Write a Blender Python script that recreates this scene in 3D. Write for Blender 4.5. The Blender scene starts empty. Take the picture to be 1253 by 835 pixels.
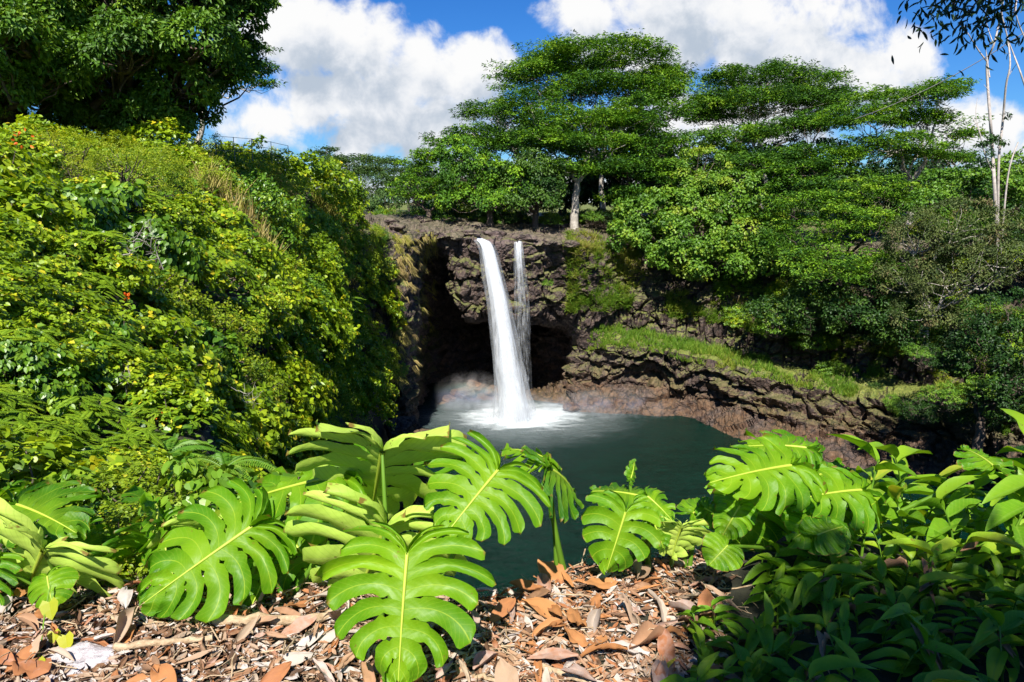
import bpy, math, random
import numpy as np
from mathutils import Vector
rng = np.random.default_rng(7)
random.seed(7)
scene = bpy.context.scene
C = scene.collection
PI = math.pi
# ------------------------------------------------------------------ camera
F = 835.3; TH = math.radians(11.3); CAMZ = 29.0
cam = bpy.data.objects.new('camera', bpy.data.cameras.new('camera'))
C.objects.link(cam); scene.camera = cam
cam.data.lens = 24.0; cam.data.sensor_width = 36.0
cam.data.clip_start = 0.05; cam.data.clip_end = 12000
cam.location = (0, 0, CAMZ); cam.rotation_euler = (PI/2 - TH, 0, 0)
ct, st = math.cos(TH), math.sin(TH)
def P(px, py, Y):
    """photo pixel + distance ahead -> world point"""
    r = (px-626.5)/F; u = -(py-417.5)/F
    t = Y/(ct + u*st)
    return np.array([r*t, Y, CAMZ + t*(u*ct - st)])
def PZ(px, py, z):
    r = (px-626.5)/F; u = -(py-417.5)/F
    t = (z-CAMZ)/(u*ct - st)
    return np.array([r*t, t*(ct+u*st), z])
def toPix(p):
    p = np.atleast_2d(p); x = p[:,0]; y = p[:,1]; z = p[:,2]-CAMZ
    f = y*ct - z*st; u = y*st + z*ct
    f = np.where(f > 1e-3, f, 1e-3)
    return 626.5 + F*x/f, 417.5 - F*u/f, f
# ------------------------------------------------------------------ render settings
scene.view_settings.view_transform = 'Standard'; scene.view_settings.look = 'None'
scene.view_settings.exposure = 1.08; scene.view_settings.gamma = 1.0
scene.render.engine = 'CYCLES'
cy = scene.cycles
cy.use_denoising = True; cy.use_adaptive_sampling = True; cy.adaptive_threshold = 0.02
cy.max_bounces = 6; cy.diffuse_bounces = 2; cy.glossy_bounces = 2; cy.transmission_bounces = 4
cy.transparent_max_bounces = 24; cy.volume_bounces = 1
cy.caustics_reflective = False; cy.caustics_refractive = False
cy.volume_step_rate = 1.0; cy.volume_max_steps = 64
cy.sample_clamp_indirect = 4
# ------------------------------------------------------------------ noise
def _h(ix, iy, iz, s):
    n = (ix.astype(np.int64)*374761393 + iy.astype(np.int64)*668265263 + iz.astype(np.int64)*2147483647 + s*144269504) & 0xffffffff
    n = ((n ^ (n >> 13))*1274126177) & 0xffffffff
    n = ((n ^ (n >> 16))*2246822519) & 0xffffffff
    n = n ^ (n >> 15)
    return (n & 0xffffff)/float(0xffffff)
def vnoise(p, s=0):
    i = np.floor(p); f = p-i; f = f*f*(3-2*f)
    r = 0
    for a in (0, 1):
        for b in (0, 1):
            for c in (0, 1):
                w = (f[:,0] if a else 1-f[:,0])*(f[:,1] if b else 1-f[:,1])*(f[:,2] if c else 1-f[:,2])
                r = r + w*_h(i[:,0]+a, i[:,1]+b, i[:,2]+c, s)
    return r*2-1
def fbm(p, o=4, s=0, g=.5):
    a = 1; r = 0
    for k in range(o):
        r = r + a*vnoise(p*(2.03**k)+k*7.3, s+k); a *= g
    return r
def worley(p, s=0):
    i = np.floor(p); f1 = np.full(len(p), 9.); f2 = np.full(len(p), 9.); idd = np.zeros(len(p))
    for a in (-1, 0, 1):
        for b in (-1, 0, 1):
            for c in (-1, 0, 1):
                ix, iy, iz = i[:,0]+a, i[:,1]+b, i[:,2]+c
                q = np.stack([ix+_h(ix,iy,iz,s+1), iy+_h(ix,iy,iz,s+2), iz+_h(ix,iy,iz,s+3)], 1)
                d = np.linalg.norm(q-p, axis=1); m = d < f1
                f2 = np.where(m, f1, np.minimum(f2, d)); idd = np.where(m, _h(ix,iy,iz,s+5), idd); f1 = np.where(m, d, f1)
    return f1, f2, idd
def sstep(a, b, x):
    t = np.clip((x-a)/(b-a), 0, 1); return t*t*(3-2*t)
def nrm(v): return v/np.maximum(np.linalg.norm(v, axis=-1, keepdims=True), 1e-9)
# ------------------------------------------------------------------ mesh builder
class Geo:
    def __init__(s): s.V = []; s.Q = []; s.T = []; s.A = []; s.B = []; s.n = 0
    def add(s, V, Fc, tint=0.5, uv=None):
        V = np.asarray(V, float); Fc = np.asarray(Fc, np.int64)
        if len(V) == 0: return
        (s.Q if Fc.shape[1] == 4 else s.T).append(Fc + s.n)
        s.V.append(V); s.A.append(np.broadcast_to(np.asarray(tint, float), (len(V),)))
        s.B.append(np.zeros((len(V), 2)) if uv is None else np.asarray(uv, float))
        s.n += len(V)
    def xf(s, fn):
        s.V = [fn(v) for v in s.V]; return s
    def mesh(s, name, mat, smooth=False):
        V = np.concatenate(s.V); q = np.concatenate(s.Q) if s.Q else np.zeros((0,4), int); t = np.concatenate(s.T) if s.T else np.zeros((0,3), int)
        me = bpy.data.meshes.new(name)
        me.vertices.add(len(V)); me.vertices.foreach_set('co', V.astype(np.float32).ravel())
        nl = q.size + t.size
        me.loops.add(nl); me.loops.foreach_set('vertex_index', np.concatenate([q.ravel(), t.ravel()]).astype(np.int32))
        npol = len(q)+len(t); me.polygons.add(npol)
        ls = np.concatenate([np.arange(len(q))*4, q.size+np.arange(len(t))*3]).astype(np.int32)
        me.polygons.foreach_set('loop_start', ls)
        me.polygons.foreach_set('use_smooth', np.full(npol, smooth))
        at = me.attributes.new('tint', 'FLOAT', 'POINT'); at.data.foreach_set('value', np.concatenate(s.A).astype(np.float32))
        B = np.concatenate(s.B)
        if B.any():
            ab = me.attributes.new('fw', 'FLOAT_VECTOR', 'POINT')
            ab.data.foreach_set('vector', np.concatenate([B, np.zeros((len(B),1))], 1).astype(np.float32).ravel())
        me.update(calc_edges=True); me.validate()
        if mat: me.materials.append(mat)
        return me
    def obj(s, name, mat, parent=None, smooth=False):
        o = bpy.data.objects.new(name, s.mesh(name, mat, smooth)); C.objects.link(o); o.parent = parent
        return o
def tag(o, label=None, cat=None, group=None, kind=None):
    if label: o['label'] = label
    if cat: o['category'] = cat
    if group: o['group'] = group
    if kind: o['kind'] = kind
    return o
def empty(name, loc, rz=0):
    o = bpy.data.objects.new(name, None); C.objects.link(o); o.location = loc; o.rotation_euler = (0, 0, rz)
    o.empty_display_size = .2
    return o
def copy_tree(o, parent=None):
    c = o.copy(); C.objects.link(c); c.parent = parent
    for ch in list(o.children): copy_tree(ch, c)
    return c
def tube(pts, rad, n=6, cap=True):
    pts = np.asarray(pts, float); k = len(pts)
    rad = np.broadcast_to(np.asarray(rad, float), (k,))
    d = nrm(np.gradient(pts, axis=0))
    ref = np.array([0.,0,1]) if abs(d[0,2]) < .9 else np.array([1.,0,0])
    a = nrm(np.cross(d, ref)); b = np.cross(d, a)
    th = np.arange(n)*2*PI/n
    V = (pts[:,None] + rad[:,None,None]*(np.cos(th)[None,:,None]*a[:,None] + np.sin(th)[None,:,None]*b[:,None])).reshape(-1,3)
    i = np.arange(k-1)[:,None]*n; j = np.arange(n)[None]; j2 = (j+1) % n
    Q = np.stack([i+j, i+j2, i+n+j2, i+n+j], -1).reshape(-1,4)
    if cap:
        V = np.vstack([V, pts[0], pts[-1]])
        m = len(V); jj = np.arange(n); c0 = np.stack([np.full(n, m-2), (jj+1) % n, jj, jj], -1)
    return V, Q
def bez(p0, p1, p2, k=10):
    t = np.linspace(0, 1, k)[:,None]
    return (1-t)**2*np.asarray(p0) + 2*t*(1-t)*np.asarray(p1) + t*t*np.asarray(p2)
def crooked(p0, p1, k=7, amp=.08, r=rng, sag=0):
    p0 = np.asarray(p0, float); p1 = np.asarray(p1, float); L = np.linalg.norm(p1-p0)
    t = np.linspace(0, 1, k)[:,None]; q = p0+(p1-p0)*t
    w = np.sin(PI*t)
    q = q + w*amp*L*r.normal(size=(k,3))*.5 + w*amp*L*r.normal(size=3); q[:,2] += sag*L*w[:,0]
    return q
# leaf templates: x side(-1..1), y along 0..1, z up ; z scaled by L
T_RH = (np.array([[0,0,0],[-.5,.45,.10],[0,1,-.08],[.5,.45,.10]]), np.array([[0,3,2],[0,2,1]]))
T_OV = (np.array([[0,0,0],[-.36,.22,.05],[-.5,.5,.06],[-.3,.8,0],[0,1.02,-.12],[.3,.8,0],[.5,.5,.06],[.36,.22,.05],[0,.5,-.02]]),
        np.array([[0,8,2,1],[8,4,3,2],[0,7,6,8],[8,6,5,4]]))
T_HE = (np.array([[0,.08,0],[-.3,-.1,.05],[-.52,.2,.09],[-.4,.62,.04],[0,1.,-.1],[.4,.62,.04],[.52,.2,.09],[.3,-.1,.05],[0,.45,-.03]]),
        np.array([[0,8,2,1],[8,4,3,2],[0,7,6,8],[8,6,5,4]]))
def lanc(k=7, fold=.12, arch=.35, wid=1.0, wav=0.0, seed=0):
    r = np.random.default_rng(seed)
    y = np.linspace(0, 1, k); w = .5*np.sin(PI*np.clip(y,0,1)**.8)**.75*wid; w[0] = .05; w[-1] = .01
    ph = r.uniform(0, 6)
    V = []
    for i in range(k):
        z = -arch*y[i]**2
        for sx in (-1, 0, 1):
            V.append([sx*w[i], y[i]*(1-.15*arch), z + abs(sx)*fold*w[i]*2 + sx*wav*math.sin(ph+y[i]*9)*.5 + abs(sx)*wav*math.sin(ph*2+y[i]*14)*.5])
    Fc = []
    for i in range(k-1):
        for j in (0, 1):
            a = i*3+j; Fc.append([a, a+1, a+4, a+3])
    return np.array(V), np.array(Fc)
def leafset(g, pos, d, n, L, W, tpl, tint):
    pos = np.atleast_2d(pos); N = len(pos)
    if N == 0: return
    tv, tf = tpl
    d = nrm(d); n = nrm(n - (n*d).sum(-1, keepdims=True)*d); sd = np.cross(d, n)
    L = np.broadcast_to(np.asarray(L, float), (N,)); W = np.broadcast_to(np.asarray(W, float), (N,))
    V = pos[:,None] + tv[None,:,0,None]*(W[:,None,None]*sd[:,None]) + tv[None,:,1,None]*(L[:,None,None]*d[:,None]) + tv[None,:,2,None]*(L[:,None,None]*n[:,None])
    k = len(tv); Fa = (np.arange(N)*k)[:,None,None] + tf[None]
    uv = np.stack([np.tile(tv[:,0]*2, N), np.tile(tv[:,1], N)], 1)
    g.add(V.reshape(-1,3), Fa.reshape(-1, tf.shape[1]), np.repeat(np.broadcast_to(tint, (N,)), k), uv)
def rdir(r, N):
    return nrm(r.normal(size=(N,3)))
def cs(t, xs, ys):  # Catmull-Rom through points ys (k,m) at parameters xs
    xs = np.asarray(xs, float); ys = np.asarray(ys, float); t = np.asarray(t, float)
    m = np.gradient(ys, xs, axis=0)
    i = np.clip(np.searchsorted(xs, t, side='right')-1, 0, len(xs)-2)
    h = (xs[i+1]-xs[i]); u = ((t-xs[i])/h)
    sh = (slice(None),)+(None,)*(ys.ndim-1); u = u[sh]; h = h[sh]
    return (2*u**3-3*u**2+1)*ys[i]+(u**3-2*u**2+u)*h*m[i]+(-2*u**3+3*u**2)*ys[i+1]+(u**3-u**2)*h*m[i+1]
# ------------------------------------------------------------------ node helper
class NB:
    def __init__(s, tree): s.t = tree; s.n = tree.nodes; s.l = tree.links
    def new(s, ty, **k):
        nd = s.n.new(ty)
        for a, b in k.items(): setattr(nd, a, b)
        return nd
    def put(s, sock, v):
        if hasattr(v, 'is_output') or isinstance(v, bpy.types.NodeSocket): s.l.new(v, sock)
        else: sock.default_value = v
    def m(s, op, a, b=0.0, c=None, clamp=False):
        nd = s.new('ShaderNodeMath', operation=op); nd.use_clamp = clamp
        s.put(nd.inputs[0], a); s.put(nd.inputs[1], b)
        if c is not None: s.put(nd.inputs[2], c)
        return nd.outputs[0]
    def mix(s, f, a, b):
        nd = s.new('ShaderNodeMix', data_type='RGBA')
        s.put(nd.inputs[0], f); s.put(nd.inputs[6], a); s.put(nd.inputs[7], b)
        return nd.outputs[2]
    def ramp(s, f, stops, interp='LINEAR'):
        nd = s.new('ShaderNodeValToRGB'); nd.color_ramp.interpolation = interp
        e = nd.color_ramp.elements
        while len(e) < len(stops): e.new(.5)
        for i, (p, c) in enumerate(stops): e[i].position = p; e[i].color = (*c, 1) if len(c) == 3 else c
        s.put(nd.inputs[0], f); return nd.outputs[0]
    def noise(s, vec, scale, detail=4, rough=.55, dist=0.0):
        nd = s.new('ShaderNodeTexNoise'); nd.inputs['Scale'].default_value = scale; nd.inputs['Detail'].default_value = detail
        nd.inputs['Roughness'].default_value = rough; nd.inputs['Distortion'].default_value = dist
        if vec is not None: s.l.new(vec, nd.inputs['Vector'])
        return nd.outputs[0]
    def ss(s, v, a, b):
        nd = s.new('ShaderNodeMapRange', interpolation_type='SMOOTHSTEP')
        s.put(nd.inputs[0], v); nd.inputs[1].default_value = a; nd.inputs[2].default_value = b
        nd.inputs[3].default_value = 0; nd.inputs[4].default_value = 1
        return nd.outputs[0]
def _sepz(s, v):
    n = s.new('ShaderNodeSeparateXYZ'); s.l.new(v, n.inputs[0]); return n.outputs[2]
NB.sepz = _sepz
def newmat(name):
    m = bpy.data.materials.new(name); m.use_nodes = True; m.node_tree.nodes.clear()
    b = NB(m.node_tree); b.out = b.new('ShaderNodeOutputMaterial'); return m, b
def c4(c): return (*c, 1)
def leafmat(name, stops, rough=.45, transl=.3, spec=.35, noise_amt=.25, nscale=1.2, vein=None, tcol=1.5):
    m, b = newmat(name)
    at = b.new('ShaderNodeAttribute', attribute_name='tint')
    oi = b.new('ShaderNodeObjectInfo')
    tc = b.new('ShaderNodeNewGeometry')
    nz = b.noise(tc.outputs['Position'], nscale, 2)
    f = b.m('ADD', at.outputs['Fac'], b.m('MULTIPLY', b.m('SUBTRACT', nz, .5), noise_amt*2))
    f = b.m('ADD', f, b.m('MULTIPLY', b.m('SUBTRACT', oi.outputs['Random'], .5), .18), clamp=True)
    col = b.ramp(f, stops)
    p = b.new('ShaderNodeBsdfPrincipled'); p.inputs['Roughness'].default_value = rough
    p.inputs['Specular IOR Level'].default_value = spec
    if vein:
        sp2 = b.noise(tc.outputs['Position'], 26, 3, .6); col = b.mix(b.m('MULTIPLY', b.ss(sp2, .68, .72), .8), col, c4((.16,.10,.02)))
        bl = b.noise(tc.outputs['Position'], 7, 3, .6); col = b.mix(b.m('MULTIPLY', b.ss(bl, .5, .75), .35), col, c4((.22,.34,.01)))
        fw = b.new('ShaderNodeAttribute', attribute_name='fw'); sp = b.new('ShaderNodeSeparateXYZ'); b.l.new(fw.outputs['Vector'], sp.inputs[0])
        v = b.m('SUBTRACT', 1.0, b.ss(b.m('ABSOLUTE', sp.outputs[0]), vein[1]*.4, vein[1]))
        v = b.m('MULTIPLY', v, vein[2]); col = b.mix(v, col, c4(vein[0]))
        if len(vein) > 3:  # side veinlets and blotches
            w2 = b.noise(tc.outputs['Position'], 60, 3); col = b.mix(b.m('MULTIPLY', b.ss(w2, .5, .75), vein[3]), col, c4((.30,.42,.03)))
            bw = b.new('ShaderNodeBump'); bw.inputs['Strength'].default_value = .10; bw.inputs['Distance'].default_value = .006
            hh = b.m('ADD', b.m('MULTIPLY', b.m('SINE', b.m('ADD', b.m('MULTIPLY', sp.outputs[1], 55), b.m('MULTIPLY', b.m('ABSOLUTE', sp.outputs[0]), 8))), .3), w2)
            b.l.new(hh, bw.inputs['Height']); b.l.new(bw.outputs[0], p.inputs['Normal'])
    if vein and len(vein) > 3:
        lv = b.m('SINE', b.m('ADD', b.m('MULTIPLY', sp.outputs[1], 62), b.m('MULTIPLY', b.m('ABSOLUTE', sp.outputs[0]), -16)))
        col = b.mix(b.m('MULTIPLY', b.ss(lv, .75, 1.0), .28), col, c4((.22,.36,.03)))
        ed = b.ss(b.m('ADD', sp.outputs[1], b.m('MULTIPLY', b.noise(tc.outputs['Position'], 30, 2), .12)), 1.03, 1.06); col = b.mix(ed, col, c4((.22,.15,.03)))
        b.put(p.inputs['Roughness'], b.m('ADD', rough-.12, b.m('MULTIPLY', b.noise(tc.outputs['Position'], 18, 4), .36)))
    if vein and name == 'monstera_blade': col = b.mix(b.m('MULTIPLY', b.m('SUBTRACT', 1.0, b.ss(sp.outputs[1], .0, .75)), .38), col, c4((.24,.40,.008)))
    b.put(p.inputs['Base Color'], col)
    tr = b.new('ShaderNodeBsdfTranslucent')
    hs = b.new('ShaderNodeMix', data_type='RGBA', blend_type='MULTIPLY'); hs.inputs[0].default_value = 1
    b.put(hs.inputs[6], col); hs.inputs[7].default_value = (tcol*1.05, tcol, tcol*.35, 1)
    b.put(tr.inputs[0], hs.outputs[2])
    mx = b.new('ShaderNodeMixShader'); mx.inputs[0].default_value = transl
    b.l.new(p.outputs[0], mx.inputs[1]); b.l.new(tr.outputs[0], mx.inputs[2]); b.l.new(mx.outputs[0], b.out.inputs[0])
    return m
def barkmat(name, c0, c1, scale=6):
    m, b = newmat(name); tc = b.new('ShaderNodeNewGeometry')
    nz = b.noise(tc.outputs['Position'], scale, 5, .65)
    p = b.new('ShaderNodeBsdfPrincipled'); p.inputs['Roughness'].default_value = .85
    b.put(p.inputs['Base Color'], b.ramp(nz, [(.3, c0), (.7, c1)]))
    bp = b.new('ShaderNodeBump'); bp.inputs['Strength'].default_value = .5; bp.inputs['Distance'].default_value = .03
    b.l.new(nz, bp.inputs['Height']); b.l.new(bp.outputs[0], p.inputs['Normal']); b.l.new(p.outputs[0], b.out.inputs[0]); return m
M = {}
M['hib'] = leafmat('hibiscus_leaf', [(0,(.05,.11,.005)),(.3,(.14,.24,.008)),(.55,(.24,.35,.011)),(.8,(.36,.44,.016)),(1,(.55,.46,.02))], .42, .30, .4)
M['mim'] = leafmat('feathery_leaf', [(0,(.06,.13,.006)),(.5,(.17,.29,.009)),(1,(.31,.40,.016))], .6, .35, .25)
M['vine'] = leafmat('vine_leaf', [(0,(.035,.10,.007)),(.5,(.12,.24,.012)),(1,(.27,.37,.02))], .4, .25, .45)
M['yel'] = leafmat('yellow_green_leaf', [(0,(.09,.16,.008)),(.5,(.23,.32,.012)),(1,(.46,.44,.03))], .5, .35, .3)
M['fern'] = leafmat('fern_leaf', [(0,(.03,.10,.01)),(.5,(.10,.24,.015)),(1,(.22,.32,.03))], .5, .35, .3)
M['mango'] = leafmat('mango_leaf', [(0,(.03,.085,.007)),(.5,(.082,.18,.012)),(.85,(.14,.26,.018)),(1,(.20,.31,.02))], .5, .25, .35, .3, .35)
M['alb'] = leafmat('albizia_leaf', [(0,(.010,.04,.005)),(.4,(.036,.11,.007)),(.75,(.12,.25,.010)),(1,(.24,.37,.02))], .6, .17, .25, .35, .12)
M['alb2'] = leafmat('albizia_light_leaf', [(0,(.02,.07,.006)),(.4,(.065,.165,.008)),(.8,(.19,.34,.012)),(1,(.30,.42,.02))], .6, .2, .25, .35, .12)
M['lime'] = leafmat('light_green_leaf', [(0,(.035,.10,.008)),(.45,(.085,.19,.014)),(.8,(.16,.29,.022)),(1,(.25,.33,.03))], .5, .3, .35, .3, .3)
M['olive'] = leafmat('olive_leaf', [(0,(.03,.05,.012)),(.5,(.075,.11,.025)),(.8,(.14,.16,.045)),(1,(.16,.12,.06))], .6, .2, .25, .35, .35)
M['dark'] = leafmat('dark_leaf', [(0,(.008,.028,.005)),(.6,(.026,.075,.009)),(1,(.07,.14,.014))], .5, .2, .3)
M['far'] = leafmat('far_leaf', [(0,(.03,.07,.02)),(.6,(.055,.11,.025)),(1,(.12,.17,.04))], .7, .2, .2)
M['grass'] = leafmat('grass_blade', [(0,(.05,.13,.01)),(.45,(.13,.24,.02)),(.75,(.26,.29,.04)),(1,(.36,.29,.10))], .6, .3, .2, .3, .25)
M['dry'] = leafmat('dry_grass', [(0,(.12,.17,.02)),(.5,(.28,.27,.05)),(1,(.38,.28,.13))], .7, .25, .15, .3, .3)
M['mon'] = leafmat('monstera_blade', [(0,(.028,.12,.005)),(.5,(.078,.225,.004)),(1,(.19,.36,.006))], .42, .38, .26, .12, 5, ((.34,.46,.03), .055, .6, .12), 1.7)
M['monu'] = leafmat('monstera_underside', [(0,(.30,.46,.05)),(.5,(.44,.60,.09)),(1,(.55,.66,.12))], .5, .35, .25, .1, 5, ((.46,.55,.13), .06, .6, .1), 1.4)
M['gin'] = leafmat('ginger_blade', [(0,(.045,.13,.006)),(.5,(.12,.27,.010)),(.85,(.22,.36,.015)),(1,(.38,.36,.04))], .42, .33, .28, .2, 6, ((.16,.30,.03), .12, .6, .12), 1.5)
M['euc'] = leafmat('branch_leaf', [(0,(.01,.03,.01)),(1,(.03,.07,.015))], .5, .1, .3)
M['pet'] = leafmat('petiole_green', [(0,(.05,.13,.01)),(1,(.14,.26,.02))], .4, .0, .4, .3, 9)
M['rib'] = leafmat('midrib_yellow', [(0,(.30,.42,.03)),(1,(.42,.50,.06))], .45, .1, .3)
M['litter'] = leafmat('dead_leaf', [(0,(.055,.032,.02)),(.2,(.16,.085,.045)),(.38,(.36,.20,.11)),(.55,(.35,.26,.18)),(.75,(.47,.42,.38)),(.9,(.30,.12,.05)),(1,(.38,.17,.06))], .7, .08, .25, .06, 40, None, .8)
M['flow'] = leafmat('orange_flower', [(0,(.7,.10,.01)),(1,(.9,.25,.02))], .5, .3, .3, 0, 1, None, .9)
M['bark'] = barkmat('bark_brown', (.05,.035,.025), (.16,.12,.09))
M['bpale'] = barkmat('bark_pale', (.22,.19,.16), (.48,.44,.38), 3)
M['bwhite'] = barkmat('bark_bleached', (.26,.22,.19), (.50,.45,.40), 3)
M['bdark'] = barkmat('bark_dark', (.03,.022,.018), (.09,.065,.05), 4)
M['stem'] = barkmat('dry_stem', (.22,.14,.07), (.50,.38,.24), 30)
def rockmat(name='basalt', scale=1.0, mossy=True):
    m, b = newmat(name); ge = b.new('ShaderNodeNewGeometry'); pos = ge.outputs['Position']
    sp = b.new('ShaderNodeSeparateXYZ'); b.l.new(pos, sp.inputs[0])
    at = b.new('ShaderNodeAttribute', attribute_name='tint')
    n1 = b.noise(pos, .22*scale, 6, .65); n2 = b.noise(pos, 1.6*scale, 6, .7); n3 = b.noise(pos, 6*scale, 4, .7)
    vo = b.new('ShaderNodeTexVoronoi', feature='DISTANCE_TO_EDGE'); vo.inputs['Scale'].default_value = .55*scale
    wv = b.new('ShaderNodeVectorMath', operation='MULTIPLY_ADD')
    nv = b.new('ShaderNodeTexNoise'); nv.inputs['Scale'].default_value = 1.2; nv.inputs['Detail'].default_value = 3; b.l.new(pos, nv.inputs['Vector'])
    b.l.new(nv.outputs[1], wv.inputs[0]); wv.inputs[1].default_value = (1.2,1.2,1.2); b.l.new(pos, wv.inputs[2])
    mp = b.new('ShaderNodeMapping'); mp.inputs['Scale'].default_value = (1,1,1.3); b.l.new(wv.outputs[0], mp.inputs[0]); b.l.new(mp.outputs[0], vo.inputs['Vector'])
    crack = b.ss(vo.outputs['Distance'], 0, .07)
    f = b.m('ADD', b.m('MULTIPLY', n2, .6), b.m('MULTIPLY', n3, .4))
    col = b.ramp(f, [(.30,(.012,.009,.009)),(.45,(.045,.031,.027)),(.55,(.095,.064,.050)),(.74,(.21,.145,.11))])
    warm = b.m('MULTIPLY', b.m('SUBTRACT', 1.0, b.ss(sp.outputs[2], 1.5, 9)), b.ss(n1, .36, .56))
    col = b.mix(b.m('MULTIPLY', warm, .65), col, b.ramp(n2, [(.3,(.030,.017,.010)),(.7,(.19,.092,.036))]))
    purple = b.m('MULTIPLY', b.ss(sp.outputs[2], 21, 24), .5)
    col = b.mix(purple, col, b.ramp(f, [(.3,(.05,.035,.035)),(.7,(.24,.17,.155))]))
    col = b.mix(b.m('MULTIPLY', b.m('SUBTRACT', 1.0, crack), .8), col, c4((.012,.009,.008)))
    if mossy:
        nsp = b.new('ShaderNodeSeparateXYZ'); b.l.new(ge.outputs['True Normal'], nsp.inputs[0])
        up = b.m('ADD', b.m('MULTIPLY', nsp.outputs[2], .35), b.m('ADD', n1, b.m('MULTIPLY', n2, .35)))
        moss = b.m('MULTIPLY', b.ss(up, .72, .95), at.outputs['Fac'])
        mcol = b.ramp(n3, [(.3,(.04,.07,.01)),(.55,(.13,.15,.022)),(.75,(.26,.22,.06))])
        col = b.mix(moss, col, mcol)
    p = b.new('ShaderNodeBsdfPrincipled'); p.inputs['Roughness'].default_value = .72; p.inputs['Specular IOR Level'].default_value = .4
    b.put(p.inputs['Base Color'], col)
    bp = b.new('ShaderNodeBump'); bp.inputs['Strength'].default_value = .8; bp.inputs['Distance'].default_value = .26/scale
    b.put(bp.inputs['Height'], b.m('ADD', f, b.m('MULTIPLY', crack, .35))); b.l.new(bp.outputs[0], p.inputs['Normal'])
    b.l.new(p.outputs[0], b.out.inputs[0]); return m
M['rock'] = rockmat()
def soilmat(name, c0, c1, sc):
    m, b = newmat(name); ge = b.new('ShaderNodeNewGeometry')
    n = b.noise(ge.outputs['Position'], sc, 6, .7)
    p = b.new('ShaderNodeBsdfPrincipled'); p.inputs['Roughness'].default_value = .95
    b.put(p.inputs['Base Color'], b.ramp(n, [(.3,c0),(.7,c1)]))
    bp = b.new('ShaderNodeBump'); bp.inputs['Distance'].default_value = .05; b.l.new(n, bp.inputs['Height']); b.l.new(bp.outputs[0], p.inputs['Normal'])
    b.l.new(p.outputs[0], b.out.inputs[0]); return m
M['soil'] = soilmat('bank_soil', (.010,.011,.006), (.035,.034,.016), 2.5)
M['topsoil'] = soilmat('leaf_mould', (.03,.02,.014), (.12,.08,.055), 12)
# ------------------------------------------------------------------ sun, sky and clouds
SE, SA = math.radians(50), math.radians(8)      # elevation, and degrees left of straight behind the camera
S = np.array([-math.sin(SA)*math.cos(SE), -math.cos(SA)*math.cos(SE), math.sin(SE)])
sun = bpy.data.objects.new('sun', bpy.data.lights.new('sun', 'SUN')); C.objects.link(sun)
sun.data.energy = 4.8; sun.data.angle = math.radians(.5); sun.data.color = (1, .955, .88)
sun.rotation_euler = Vector(S).to_track_quat('Z', 'Y').to_euler()
w = bpy.data.worlds.new('World'); scene.world = w; w.use_nodes = True
w.cycles.sampling_method = 'MANUAL'; w.cycles.sample_map_resolution = 256
wt = w.node_tree; wt.nodes.clear(); b = NB(wt)
sky = b.new('ShaderNodeTexSky', sky_type='NISHITA'); sky.sun_disc = False
sky.sun_elevation = SE; sky.sun_rotation = math.atan2(S[0], S[1]); sky.altitude = 100; sky.air_density = 1.0; sky.dust_density = .4; sky.ozone_density = 1.6
# cloud density as a group of (X = x/y, Z = z/y)
CL = [  # px, py, rx, ry, weight
 (350,38,72,45,1),(430,50,72,62,1),(425,120,110,48,1),(510,95,62,55,1),(578,90,50,46,1),(505,155,120,42,.95),(318,145,50,42,.75),(425,172,34,24,.85),(300,205,60,30,.7),
 (715,8,52,32,1),(830,30,125,78,1),(960,45,110,70,1),(1030,90,110,62,1),(1095,78,50,44,1),(1190,150,75,42,.8),(1235,215,90,50,.8),(900,150,170,45,.85),(860,-110,200,70,.8),(640,225,420,34,.75),(385,-110,130,50,.7)]
gt = bpy.data.node_groups.new('cloud_density', 'ShaderNodeTree')
gt.interface.new_socket('P', in_out='INPUT', socket_type='NodeSocketVector'); gt.interface.new_socket('D', in_out='OUTPUT', socket_type='NodeSocketFloat')
g = NB(gt); gi = g.new('NodeGroupInput'); go = g.new('NodeGroupOutput')
wn = g.new('ShaderNodeTexNoise'); wn.inputs['Scale'].default_value = 11; wn.inputs['Detail'].default_value = 2; g.l.new(gi.outputs[0], wn.inputs['Vector'])
vm = g.new('ShaderNodeVectorMath', operation='MULTIPLY_ADD'); g.l.new(wn.outputs[1], vm.inputs[0]); vm.inputs[1].default_value = (.07,.07,0)
sb = g.new('ShaderNodeVectorMath', operation='SUBTRACT'); g.l.new(gi.outputs[0], sb.inputs[0]); sb.inputs[1].default_value = (.035,.035,0); g.l.new(sb.outputs[0], vm.inputs[2])
acc = -1.0
for (px, py, rx, ry, wgt) in CL:
    q = P(px, py, 1.0); ex = P(px+rx, py, 1.0)[0]-q[0]; ez = P(px, py-ry, 1.0)[2]-q[2]
    v = g.new('ShaderNodeVectorMath', operation='MULTIPLY_ADD'); g.l.new(vm.outputs[0], v.inputs[0]); v.inputs[1].default_value = (1/ex, 1/ez, 0); v.inputs[2].default_value = (-q[0]/ex, -(q[2]-CAMZ)/ez, 0)
    d = g.new('ShaderNodeVectorMath', operation='DOT_PRODUCT'); g.l.new(v.outputs[0], d.inputs[0]); g.l.new(v.outputs[0], d.inputs[1])
    e = g.m('MULTIPLY_ADD', d.outputs['Value'], -.5*wgt, wgt)
    acc = g.m('SMOOTH_MAX', e, acc, .25)
nA = g.noise(gi.outputs[0], 15, 6, .6, .2)
den = g.m('ADD', acc, g.m('MULTIPLY', g.m('SUBTRACT', nA, .5), 1.8)); g.l.new(den, go.inputs[0])
tc = b.new('ShaderNodeTexCoord'); sx = b.new('ShaderNodeSeparateXYZ'); b.l.new(tc.outputs['Generated'], sx.inputs[0])
yy = b.m('MAXIMUM', b.m('ABSOLUTE', sx.outputs[1]), .08)
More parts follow.
